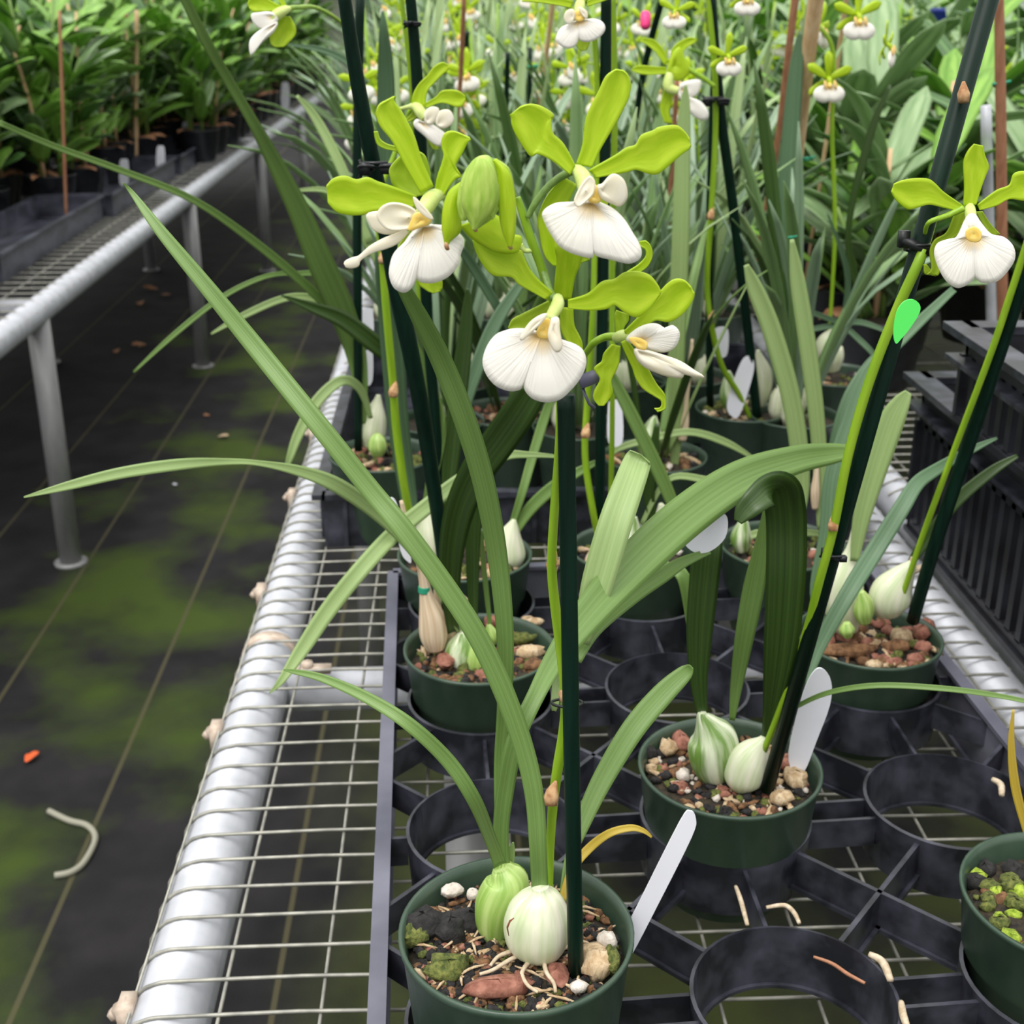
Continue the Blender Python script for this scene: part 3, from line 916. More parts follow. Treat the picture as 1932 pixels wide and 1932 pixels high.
fan_px('wing_lobe', [(285, 795), (305, 752), (350, 730), (410, 735), (468, 762), (480, 800), (455, 850), (380, 862), (325, 850)], (440, 800), Y1 - .009, f, WING, z1, -.12, 0)
fan_px('wing_lobe', [(238, 782), (300, 770), (340, 800), (400, 862), (340, 880), (275, 862), (248, 825)], (340, 830), Y1 - .004, f, WING, z1, .1, 0)
fan_px('wing_lobe', [(463, 698), (500, 735), (558, 800), (548, 808), (510, 785), (478, 750)], (510, 755), Y1 - .015, f, WING, z1, .05, 0)
strip_px('sepal', [(425, 858, 440, 872), (370, 880, 385, 925), (310, 905, 330, 950), (250, 940, 265, 970), (200, 985, 208, 1005), (165, 995, 195, 1035), (135, 1010, 160, 1044), (128, 1025, 135, 1038)], Y1 - .006, f, WING, z1, -.15, .2)
# ---- flower, lower right, seen from the side
Y4 = SY - .022
f = flower(fp, None, [(1450, 1385, 50, .004), (1480, 1375, 62, 0), (1530, 1385, 60, 0), (1575, 1405, 46, .0)], Y4)
strip_px('petal', [(1488, 1352, 1502, 1388), (1560, 1280, 1590, 1335), (1610, 1225, 1640, 1300), (1660, 1165, 1700, 1308), (1695, 1125, 1745, 1290), (1735, 1100, 1790, 1250), (1780, 1105, 1822, 1200), (1812, 1140, 1828, 1165)], Y4 - .002, f, PETAL, z1, .1, .7)
strip_px('petal', [(1448, 1375, 1485, 1360), (1445, 1330, 1490, 1330), (1440, 1285, 1510, 1300), (1450, 1250, 1508, 1270)], Y4 + .004, f, PETALD, z1, .1, .3)
strip_px('petal', [(1500, 1065, 1560, 1070), (1555, 1030, 1600, 1040), (1592, 990, 1622, 1000), (1590, 955, 1625, 965), (1562, 938, 1612, 930), (1560, 915, 1590, 912)], Y4 + .014, f, PETAL, z1, .1, .3)
strip_px('sepal', [(1430, 1415, 1470, 1425), (1390, 1460, 1468, 1472), (1378, 1500, 1462, 1510), (1342, 1535, 1450, 1545), (1370, 1585, 1425, 1592), (1345, 1640, 1432, 1650), (1338, 1680, 1410, 1690), (1365, 1715, 1388, 1715)], Y4 - .002, f, PETAL, z1, .1, 1.0)
strip_px('sepal', [(1473, 1405, 1500, 1392), (1500, 1470, 1550, 1462), (1528, 1530, 1600, 1530), (1545, 1580, 1625, 1575), (1580, 1632, 1650, 1615), (1630, 1665, 1678, 1650), (1668, 1690, 1690, 1680), (1665, 1722, 1688, 1728), (1635, 1728, 1650, 1745)], Y4 - .004, f, PETAL, z1, .15, .8)
fan_px('wing_lobe', [(1500, 1390), (1545, 1345), (1600, 1320), (1650, 1318), (1690, 1340), (1725, 1325), (1755, 1355), (1750, 1400), (1725, 1435), (1680, 1452), (1610, 1440), (1540, 1415)], (1560, 1395), Y4 - .006, f, LIP, z1, .15, 0)
fan_px('lip', [(1540, 1440), (1590, 1445), (1660, 1465), (1760, 1500), (1830, 1545), (1876, 1575), (1830, 1572), (1782, 1560), (1765, 1578), (1700, 1570), (1640, 1550), (1590, 1525), (1555, 1490)], (1560, 1448), Y4 - .008, f, WING, z1, .1, .1)
fan_px('throat', [(1510, 1385), (1560, 1385), (1600, 1410), (1590, 1440), (1550, 1430)], (1555, 1410), Y4 - .010, f, YELLOW, z1, .1, 0)
# ---- opening bud
YB = SY - .05
bud = tube_px('flower_bud', [(*z1(a, b), wd * .3882, YB + d) for a, b, wd, d in [(822, 515, 50, .004), (805, 550, 125, 0), (790, 610, 175, -.0), (782, 680, 205, -.0), (780, 740, 205, 0), (775, 790, 150, 0), (768, 830, 70, 0), (762, 858, 14, 0)]], BUDM, fp, .8, 22)
strip_px('sepal', [(700, 625, 712, 640), (650, 660, 690, 700), (625, 700, 685, 760), (608, 770, 692, 820), (605, 850, 688, 870), (615, 910, 640, 915), (620, 945, 626, 945)], YB + .006, bud, PETAL, z1, -.3, .2)
strip_px('sepal', [(850, 520, 862, 515), (868, 560, 930, 585), (880, 640, 952, 680), (880, 720, 960, 760), (885, 800, 958, 830), (900, 870, 952, 890), (928, 942, 936, 942)], YB - .006, bud, PETAL, z1, -.3, .2)
strip_px('sepal', [(855, 525, 865, 515), (900, 560, 925, 560), (935, 620, 945, 625), (938, 660, 945, 655)], YB - .002, bud, BUDM, z1, .2, .2)
for q in ((762, 850), (625, 940), (932, 936)):
    mb = MB()
    c = PY(*z1(*q), YB - .004)
    mb.lump(c, (.0018, .0016, .0026), random.Random(4), 0, .15)
    mb.build('sepal_tip', BROWN, bud)
strip_px('sepal', [(770, 512, 800, 512), (735, 560, 850, 555), (705, 640, 872, 640), (700, 730, 870, 720), (722, 790, 838, 780), (742, 830, 795, 825), (752, 858, 762, 858)], YB - .010, bud, BUDM, z1, -.22, .1)
strip_px('sepal', [(700, 640, 720, 650), (678, 720, 730, 730), (690, 790, 735, 790), (700, 815, 715, 812)], YB - .006, bud, BUDM, z1, -.2, .1)
strip_px('sepal', [(860, 620, 884, 640), (848, 700, 887, 700), (840, 770, 862, 770), (848, 810, 858, 795)], YB - .006, bud, BUDM, z1, -.2, .1)

# =================================================================== STAKES, CLIPS, TAGS
def stake(label, pts, group=None, m=STAKE, name='plant_stake', clips=(), n=14, sq=1):
    """pts (px,py,width_px,Y)"""
    q = [(PY(a, b, Y), wd * mpp(PY(a, b, Y)) / 2) for a, b, wd, Y in pts]
    zb = (LBZ + .04) if q[0][0].x < LBX else .072
    if q[0][0].z > .1 or (q[0][0].x < LBX):
        d = (q[0][0] - q[1][0]).normalized()
        q.insert(0, (q[0][0] + d * ((zb - q[0][0].z) / d.z), q[0][1]))
    base = q[0][0].copy()
    t = thing(name, label, 'stake', base, group)
    P = crom([(*p, r) for p, r in q], 4)
    mb = MB()
    mb.tube([p[:3] for p in P], [p[3] for p in P], n)
    mb.build('cane', m, t)
    for cx, cy, Y, cs in clips:
        c = PY(cx, cy, Y)
        s = mpp(c) * cs
        mb = MB()
        mb.box(c + RGT * s * .35, (s * .5, s * .5, s * .32))
        mb.box(c - RGT * s * .42, (s * .35, s * .4, s * .42))
        for k in (-1, 1):
            mb.tube([c + RGT * s * (.35 + .28 * math.cos(a / 10 * 2 * PI)) * k + FWD * s * .28 * math.sin(a / 10 * 2 * PI) - FWD * s * .1 for a in range(11)], s * .06, 6)
        mb.box(c - RGT * s * .1 + UPV * s * .18, (s * .9, s * .16, s * .12))
        mb.tube([c - RGT * s * .6 + UPV * s * .3, c - RGT * s * .45, c - RGT * s * .6 - UPV * s * .3], s * .07, 5)
        mb.build('clip', CLIP, t)
    return t
KY = POTY - .02
t = stake('thick dark green stake standing in the nearest pot beside the whitish pseudobulb', [(1087, 1845, 30, KY), (1080, 1500, 31, KY), (1074, 1150, 33, KY), (1070, 900, 33, KY), (1068, 745, 35, KY)], None)
mb = MB()
c = PY(1070, 1326, SY)
P = []
for a in range(17):
    q = a / 16 * 2 * PI
    P.append(c + RGT * (.0062 * math.cos(q)) - FWD * (.0062 * math.sin(q)) + Vector((0, 0, -.0008 * math.sin(q))))
mb.tube(P, .0006, 6)
mb.build('ring_clip', CLIP, t)
mb = MB()
c = PY(1108, 712, KY - .002)
mb.box(c + RGT * .002, (.010, .005, .0045), 0, (RGT * .93 + UPV * .35, FWD, UPV * .93 - RGT * .35))
mb.tube([PY(1098, 728, KY), PY(1104, 745, KY - .003), PY(1112, 762, KY - .003), PY(1122, 770, KY - .002)], .0006, 6)
mb.build('clip', mat('clip_grey', (92, 90, 112), None, .4), t)

def plant_tag(label, pts, m=TAGW, group=None, th=.0008, name='plant_tag', k=4):
    """flat plastic tag; closed traced outline (px,py), leaning on a plane given by Y at bottom and top"""
    out, Yb, Yt = pts
    ys = [p[1] for p in out]
    y0, y1 = max(ys), min(ys)
    V = []
    for a, b in crom_closed(out, k):
        f_ = (y0 - b) / (y0 - y1)
        V.append(PY(a, b, Yb + (Yt - Yb) * f_))
    base = min(V, key=lambda p: p.z).copy()
    nrm = None
    n = len(V)
    e1 = V[n // 2] - V[0]
    e2 = V[n // 4] - V[0]
    nrm = e1.cross(e2).normalized()
    if nrm.dot(FWD) < 0: nrm = -nrm
    mb = MB()
    vs = V + [p + nrm * th for p in V]
    fs = [tuple(range(n)), tuple(reversed(range(n, 2 * n)))] + [(i, i + n, (i + 1) % n + n, (i + 1) % n) for i in range(n)]
    mb.add(vs, fs)
    o = mb.build(name, m, None, False, base)
    return tag(o, label, 'tag', group)
plant_tag('white plastic plant tag leaning out of the nearest pot', ([(1172, 1822), (1165, 1785), (1200, 1715), (1282, 1552), (1302, 1530), (1313, 1545), (1305, 1580), (1240, 1710), (1190, 1805)], POTY + .012, POTY + .012))
tag2 = plant_tag('broad white plant tag in the pot with the striped pseudobulb', ([(1500, 1460), (1488, 1420), (1515, 1310), (1535, 1268), (1552, 1262), (1568, 1285), (1566, 1330), (1540, 1400), (1518, 1455)], .605, .60))
plant_tag('white rounded tag end showing below the long arching leaf', ([(1288, 1020), (1310, 1042), (1340, 1040), (1368, 1015), (1373, 980), (1360, 968), (1320, 960), (1290, 990)], .582, .582))
plant_tag('bright green plant tag on the tall thick stake at the right', ([(1690, 648), (1686, 625), (1692, 590), (1705, 570), (1722, 565), (1735, 574), (1735, 590), (1718, 618), (1700, 640)], .50, .50), TAGG)

# =================================================================== SECOND POT (striped bulb)
p2, C2, R2 = potted('potted orchid with a striped pseudobulb in the second pot, leaf folded over at its top', 1377, 1442, 342, .080, n=380, pal=(0, 0, 0, 1, 1, 2, 2, 3, 4, 5), size=.8)
Q = C2.y
for a, b, d, m_, s in ((1285, 1400, (.012, .018, .010), CH[5], 31), (1262, 1410, (.012, .012, .010), CH[2], 32), (1500, 1468, (.015, .016, .010), CH[2], 33), (1488, 1440, (.02, .012, .01), CH[5], 34), (1290, 1462, (.008, .008, .008), CH[4], 35), (1475, 1505, (.014, .010, .008), CH[2], 36), (1225, 1420, (.010, .008, .008), CH[0], 37)):
    chip('bark_chip' if m_ != CH[4] else 'perlite_lump', a, b, .074, d, m_, p2, s, .2)
bulb('pseudobulb', [(1360, 1480, 30, Q), (1352, 1455, 76, Q), (1347, 1420, 98, Q), (1345, 1390, 88, Q), (1335, 1368, 52, Q), (1326, 1352, 26, Q), (1324, 1344, 16, Q)], BULBS, p2)['label'] = 'green and white striped pseudobulb'
bulb('pseudobulb', [(1398, 1490, 34, Q - .012), (1402, 1470, 74, Q - .012), (1412, 1440, 80, Q - .012), (1425, 1418, 62, Q - .012), (1438, 1402, 32, Q - .012), (1446, 1392, 18, Q - .012)], BULBW, p2)['label'] = 'small whitish pseudobulb'
leaf_px('leaf', [(1325, 1350, 20, Q), (1318, 1280, 34, Q), (1320, 1190, 50, Q), (1328, 1100, 56, Q), (1335, 1030, 56, Q), (1340, 980, 46, Q + .01), (1342, 955, 20, Q + .02)], LEAFD, p2, .2)
leaf_px('leaf', [(1381, 1360, 10, Q + .01), (1390, 1290, 24, Q + .005), (1405, 1200, 36, Q), (1422, 1110, 40, Q), (1437, 1030, 28, Q), (1442, 985, 16, Q), (1444, 955, 5, Q)], LEAF, p2, .16)
leaf_px('leaf', [(1446, 1398, 18, Q - .012), (1456, 1340, 34, Q - .02), (1472, 1230, 62, Q - .03), (1482, 1100, 74, Q - .035), (1484, 1000, 76, Q - .035), (1480, 945, 76, Q - .04), (1472, 925, 74, Q - .05), (1450, 925, 60, Q - .06), (1425, 945, 50, Q - .065), (1405, 965, 40, Q - .066), (1392, 985, 16, Q - .066)], LEAFD, p2, .16)
leaf_px('leaf', [(1448, 1395, 12, Q + .01), (1480, 1350, 10, Q - .01), (1512, 1328, 9, Q - .02), (1570, 1305, 10, Q - .03), (1660, 1293, 11, Q - .04), (1780, 1299, 11, Q - .05), (1880, 1312, 10, Q - .055), (1960, 1328, 8, Q - .06)], LEAF, p2, .16)
leaf_px('leaf', [(1232, 1015, 6, Q + .03), (1250, 1060, 12, Q + .03), (1290, 1090, 26, Q + .02), (1300, 1180, 10, Q + .02)], LEAF, p2, .14)
S1b, S1t = WZ(1447, 1490, .700), WZ(1878, -45, .49)
def s1(f_, off=0, back=0):
    return S1b + (S1t - S1b) * f_ + RGT * off + FWD * back
t = thing('plant_stake', 'very thick dark green stake leaning right from the second pot', 'stake', S1b)
mb = MB()
mb.tube([s1(0), s1(.5), s1(1)], [.0039, .0039, .0039], 18)
mb.build('cane', STAKE, t)
def s1f(cy):
    return min((abs((966 - UPV.dot(s1(g / 200) - CAM) / depth(s1(g / 200)) * FPX) - cy), g / 200) for g in range(0, 211))[1]
for cy_, s in ((1050, .0055), (468, .0085)):
    c = s1(s1f(cy_))
    mb = MB()
    mb.box(c - RGT * s * .3 - FWD * .004, (s * 1.5, s * .4, s * .4), 0, (RGT * .9 - UPV * .43, FWD, UPV * .9 + RGT * .43))
    mb.box(c - RGT * s * .9 - FWD * .004 + UPV * s * .35, (s * .5, s * .4, s * .8))
    mb.box(c + RGT * s * .75 - FWD * .004 - UPV * s * .2, (s * .6, s * .4, s * .5))
    mb.tube([c + RGT * .0058 * math.cos(a / 12 * 2 * PI) + FWD * .0058 * math.sin(a / 12 * 2 * PI) for a in range(13)], .0008, 6)
    mb.build('clip', CLIP, t)
# its spike, close along the stake
def along(cx, cy, wd, dz=-.006):
    f_ = (1490 - cy) / 1535.0
    f_ = max(0, min(1.05, f_))
    best = min((abs((966 - UPV.dot(s1(g / 200) - CAM) / depth(s1(g / 200)) * FPX) - cy), g / 200) for g in range(0, 211))[1]
    Z = depth(s1(best)) + dz
    return (*WZ(cx, cy, Z), wd * Z / FPX / 2)
P = crom([along(*q) for q in ((1440, 1420, 12, .01), (1490, 1290, 14, .006), (1525, 1180, 16, 0), (1545, 1100, 17, -.004), (1572, 1000, 17, -.006), (1600, 860, 18, -.006), (1640, 720, 19, -.006), (1690, 590, 20, -.006), (1735, 490, 20, -.006), (1758, 420, 18, .006), (1790, 290, 17, .006), (1820, 180, 18, .006), (1846, 80, 18, .006), (1880, -40, 18, .006))], 5)
mb = MB()
mb.tube([p[:3] for p in P], [p[3] for p in P], 10)
mb.build('flower_spike', SPIKE, p2)
for cx, cy in ((1572, 990), (1818, 178)):
    a = along(cx, cy, 20, -.006)
    mb = MB()
    c = Vector(a[:3])
    mb.tube([c - UPV * .003, c, c + UPV * .005], [.0022, .0026, .0006], 8)
    mb.build('spike_node', BROWN, p2)
z6 = lambda x, y: (1600 + x * .207, 200 + y * .207)
Y6 = PY(1755, 400, .5).y + .0
Y6 = Vector(along(1758, 410, 10, -.012)[:3]).y
mb = MB()
P = [along(1745, 440, 8, -.005), (*PY(*z6(740, 1060), Y6), .001), (*PY(*z6(900, 1000), Y6), .0012), (*PY(*z6(1050, 930), Y6), .0015)]
P = crom(P, 5)
mb.tube([p[:3] for p in P], [p[3] for p in P], 8)
mb.build('pedicel', SPIKE, p2)
f = tube_px('flower', [(*z6(1100, 910), 20, Y6 + .002), (*z6(1115, 980), 22, Y6 - .002), (*z6(1125, 1080), 20, Y6 - .005), (*z6(1130, 1150), 15, Y6 - .008)], COLUMN, p2)
f['label'] = 'flower facing forward at the right edge'
strip_px('petal', [(1050, 910, 1170, 900), (1060, 760, 1205, 780), (1055, 610, 1250, 650), (1055, 500, 1285, 555), (1095, 405, 1250, 450), (1150, 345, 1230, 362)], Y6, f, PETAL, z6, .1, .5)
strip_px('petal', [(1040, 900, 1010, 960), (880, 790, 880, 930), (800, 710, 740, 900), (730, 665, 620, 930), (610, 660, 540, 940), (490, 680, 440, 860), (420, 710, 395, 780)], Y6, f, PETAL, z6, .08, .5)
strip_px('petal', [(1180, 900, 1200, 950), (1350, 770, 1350, 912), (1470, 720, 1470, 850), (1510, 620, 1604, 865), (1600, 595, 1700, 860), (1720, 620, 1780, 780)], Y6, f, PETAL, z6, .08, .5)
strip_px('sepal', [(980, 950, 1080, 960), (900, 1150, 1020, 1150), (790, 1220, 900, 1250), (745, 1330, 830, 1380), (760, 1480, 840, 1500), (700, 1530, 800, 1545), (690, 1440, 712, 1440)], Y6 + .006, f, PETALD, z6, .1, .3)
strip_px('sepal', [(1160, 960, 1225, 960), (1250, 1120, 1305, 1080), (1300, 1190, 1385, 1165)], Y6 + .006, f, PETALD, z6, .1, .2)
fan_px('lip', [(1080, 1010), (1150, 985), (1205, 1060), (1300, 1170), (1420, 1200), (1505, 1285), (1515, 1400), (1440, 1520), (1350, 1600), (1230, 1612), (1175, 1580), (1155, 1560), (1130, 1590), (1060, 1640), (980, 1655), (890, 1590), (825, 1480), (785, 1350), (810, 1260), (900, 1222), (990, 1195)], (1135, 1180), Y6 - .006, f, LIP, z6, .12, .2)
fan_px('throat', [(1080, 1130), (1150, 1100), (1210, 1150), (1205, 1220), (1150, 1240), (1080, 1210)], (1145, 1170), Y6 - .012, f, YELLOW, z6, .1, 0)

# =================================================================== BACK-LEFT POT
p3, C3, R3 = potted('potted orchid with tied dried sheaths in a green pot behind the nearest one', 904, 1220, 283, .076, n=260, pal=(1, 1, 1, 2, 3, 3, 5, 0), size=.95)
Q = C3.y
for a, b, d, m_, s in ((1000, 1230, (.022, .010, .009), CH[2], 41), (1000, 1175, (.018, .010, .009), CH[2], 42), (840, 1245, (.012, .02, .008), CH[5], 43), (930, 1175, (.012, .012, .010), CH[5], 44), (985, 1205, (.022, .008, .008), CH[3], 45), (820, 1200, (.014, .012, .01), CH[1], 46), (1010, 1255, (.016, .01, .008), CH[1], 47)):
    chip('bark_chip', a, b, .071, d, m_, p3, s, .25)
for (a, b, wa, dd) in ((872, 1235, 72, 0), (905, 1245, 60, -.006)):
    bulb('pseudobulb', [(a, b + 40, wa * .5, Q + dd), (a, b + 18, wa * .95, Q + dd), (a + 2, b - 8, wa, Q + dd), (a + 4, b - 28, wa * .7, Q + dd), (a + 2, b - 42, wa * .3, Q + dd)], BULBS if wa > 60 else BULBG, p3)
bulb('pseudobulb', [(928, 1215, 14, Q + .01), (928, 1202, 26, Q + .01), (925, 1190, 22, Q + .01), (922, 1178, 8, Q + .01)], BULBG, p3)
bulb('dried_sheath', [(822, 1225, 34, Q), (818, 1200, 52, Q), (815, 1165, 50, Q), (806, 1130, 30, Q), (802, 1108, 22, Q), (795, 1070, 17, Q), (782, 1020, 18, Q), (768, 990, 14, Q + .01), (757, 945, 7, Q + .01)], BULBD, p3)
bulb('dried_sheath', [(845, 1215, 22, Q + .01), (842, 1180, 38, Q + .01), (832, 1140, 28, Q + .01), (822, 1110, 8, Q + .01)], BULBD, p3)
bulb('dried_sheath', [(880, 1170, 22, Q + .02), (876, 1145, 30, Q + .02), (866, 1122, 12, Q + .02), (858, 1112, 4, Q + .02)], BULBD, p3)
tube_px('tie', [(801, 1117, 25, Q), (801, 1106, 24, Q)], TIEM, p3)
leaf_px('leaf', [(856, 1195, 22, Q), (850, 1120, 36, Q - .01), (852, 1040, 48, Q - .02), (868, 960, 58, Q - .03), (900, 890, 64, Q - .04), (940, 835, 66, Q - .05), (975, 785, 66, Q - .06), (1002, 742, 60, Q - .065)], LEAFD, p3, .16, roll=.1)
leaf_px('leaf', [(893, 1170, 16, Q), (892, 1090, 24, Q), (893, 1010, 28, Q), (900, 940, 28, Q), (912, 880, 20, Q)], LEAFD, p3, .18)
leaf_px('leaf', [(925, 1180, 8, Q + .01), (918, 1120, 10, Q + .01), (912, 1060, 10, Q + .01), (908, 1000, 6, Q + .01)], LEAF, p3, .16)
leaf_px('leaf', [(870, 1190, 16, Q), (820, 1090, 24, Q), (775, 1030, 26, Q - .01), (720, 975, 28, Q - .02), (640, 918, 30, Q - .04), (570, 890, 22, Q - .05), (490, 874, 11, Q - .06), (430, 871, 13, Q - .065), (340, 876, 22, Q - .08), (230, 892, 22, Q - .09), (130, 916, 17, Q - .1), (45, 938, 3, Q - .11)], LEAFL, p3, .12)
leaf_px('leaf', [(1060, 862, 5, Q + .05), (1000, 858, 12, Q + .04), (945, 862, 20, Q + .03), (870, 905, 27, Q + .02), (800, 960, 31, Q + .01), (740, 1010, 32, Q - .01), (680, 1075, 33, Q - .03), (620, 1150, 33, Q - .04), (570, 1225, 28, Q - .05), (530, 1285, 14, Q - .06), (508, 1308, 2, Q - .06)], LEAFL, p3, .12)
plant_tag('white plant tag at the left rim of the pot behind the tied sheaths', ([(770, 1060), (756, 1040), (742, 970), (733, 945), (742, 940), (752, 960), (768, 1020), (776, 1058)], Q + .03, Q + .03))
t = stake('thick dark green stake behind the left flower, in the tied-sheath pot', [(846, 1190, 22, Q + .012), (836, 1050, 25, Q), (808, 850, 30, Q - .01), (782, 700, 32, Q - .03), (752, 560, 34, Q - .04), (722, 400, 32, Q - .05), (700, 290, 30, Q - .06), (672, 140, 28, Q - .07), (646, -30, 25, Q - .08)], clips=[(712, 318, Q - .07, 56)])
leaf_px('leaf', [(880, 1190, 10, Q + .01), (850, 1180, 10, Q + .01)], LEAF, p3)
# right-back pot
p4, C4, R4 = potted('potted orchid with a peeling white pseudobulb at the right, beside the bare pipe', 1640, 1197, 268, .078, n=150, pal=(1, 1, 5, 5, 2, 0, 3), size=1.2)
Q = C4.y
for a, b, d, m_, s in ((1600, 1228, (.045, .012, .010), CH[1], 51), (1738, 1195, (.012, .014, .012), CH[5], 52), (1742, 1222, (.012, .010, .009), CH[5], 53), (1728, 1243, (.013, .008, .008), CH[5], 54), (1690, 1220, (.02, .012, .010), CH[1], 55), (1650, 1255, (.012, .008, .007), CH[2], 56), (1748, 1180, (.012, .010, .010), CH[5], 57), (1700, 1200, (.016, .014, .01), CH[2], 58)):
    chip('bark_chip', a, b, .073, d, m_, p4, s, .2)
wbulb = bulb('pseudobulb', [(1680, 1158, 44, Q), (1678, 1140, 76, Q), (1684, 1115, 80, Q), (1700, 1090, 54, Q), (1716, 1070, 28, Q), (1722, 1060, 16, Q)], BULBW, p4)
wbulb['label'] = 'peeling white pseudobulb'
bulb('sheath_tip', [(1716, 1078, 20, Q), (1730, 1074, 14, Q), (1748, 1066, 8, Q)], BULBD, p4)
bulb('sheath_tip', [(1714, 1076, 14, Q), (1718, 1062, 9, Q), (1720, 1050, 3, Q)], BULBD, p4)
bulb('pseudobulb', [(1600, 1190, 40, Q + .01), (1592, 1150, 72, Q + .01), (1592, 1100, 74, Q + .01), (1604, 1060, 46, Q + .01), (1610, 1030, 24, Q + .01), (1618, 980, 14, Q + .01)], BULBW, p4)
bulb('pseudobulb', [(1632, 1175, 22, Q - .01), (1630, 1155, 38, Q - .01), (1630, 1135, 32, Q - .01), (1625, 1115, 10, Q - .01)], BULBG, p4)
bulb('pseudobulb', [(1600, 1202, 16, Q - .015), (1598, 1188, 30, Q - .015), (1598, 1174, 12, Q - .015)], BULBG, p4)
leaf_px('leaf', [(1520, 1290, 16, Q - .10), (1545, 1220, 26, Q - .09), (1600, 1120, 32, Q - .08), (1650, 1040, 34, Q - .06), (1700, 960, 32, Q - .05), (1728, 915, 28, Q - .04), (1760, 890, 24, Q - .03), (1830, 850, 16, Q - .02), (1882, 826, 5, Q)], LEAFB, p4, .14)
leaf_px('leaf', [(1612, 1060, 16, Q), (1625, 980, 32, Q), (1650, 890, 44, Q), (1680, 800, 48, Q), (1700, 760, 34, Q), (1714, 740, 14, Q)], LEAFL, p4, .14)
leaf_px('leaf', [(1718, 1062, 14, Q), (1740, 1030, 20, Q), (1800, 950, 24, Q), (1870, 890, 20, Q), (1920, 860, 8, Q)], LEAFD, p4, .16)
leaf_px('leaf', [(1560, 1200, 14, Q + .02), (1540, 1120, 24, Q + .03), (1560, 1010, 30, Q + .04), (1570, 900, 30, Q + .05), (1600, 800, 26, Q + .06), (1640, 700, 26, Q + .07), (1700, 640, 24, Q + .08), (1800, 545, 14, Q + .1)], LEAFB, p4, .14)
stake('dark green stake in the pot with the peeling white pseudobulb, leaning right', [(1722, 1172, 24, Q - .005), (1760, 1040, 26, Q - .02), (1820, 860, 27, Q - .03), (1880, 680, 28, Q - .05), (1945, 480, 30, Q - .07)])
tube_px('flower_spike', [(1690, 1160, 10, Q - .005), (1745, 1000, 12, Q - .02), (1800, 850, 12, Q - .035), (1868, 670, 13, Q - .055), (1905, 560, 14, Q - .065), (1950, 420, 14, Q - .075)], SPIKE, p4)
# right-edge pot with moss
p5, C5, R5 = potted('mossy green pot cut by the right edge of the view', 2022, 1690, 400, .080, n=150, pal=(6, 6, 3, 3, 0, 1), size=1.3)
leaf_px('leaf', [(1960, 1640, 10, C5.y), (1935, 1560, 15, C5.y), (1915, 1480, 17, C5.y), (1908, 1400, 12, C5.y), (1912, 1340, 4, C5.y)], LEAFY, p5, .14)

# =================================================================== GENERIC BUILDERS
def arc_leaf(mb, base, az, L, wd, rise, droop, rnd, mi=0, segs=9, th=.0007, keel=.14):
    """strap leaf: leaves the base at angle rise from upright, bends over by droop"""
    p = Vector(base)
    out = Vector((math.cos(az), math.sin(az), 0))
    sp, ws, nr = [], [], []
    ang = rise
    tw = rnd.uniform(-.6, .6)
    for i in range(segs + 1):
        t = i / segs
        d = Vector((0, 0, 1)) * math.cos(ang) + out * math.sin(ang)
        sp.append(p.copy())
        ws.append(wd * (min(1, .45 + t * 2.2) if t < .3 else 1) * (1 - max(0, (t - .72) / .28) ** 2 * .93))
        n0 = d.cross(Vector((0, 0, 1)).cross(out)).normalized()
        nr.append(Matrix.Rotation(tw * t, 3, d) @ n0)
        p += d * (L / segs)
        ang += droop / segs * (.4 + 1.2 * t)
    ribbon(mb, sp, ws, nr, keel, th, mi)
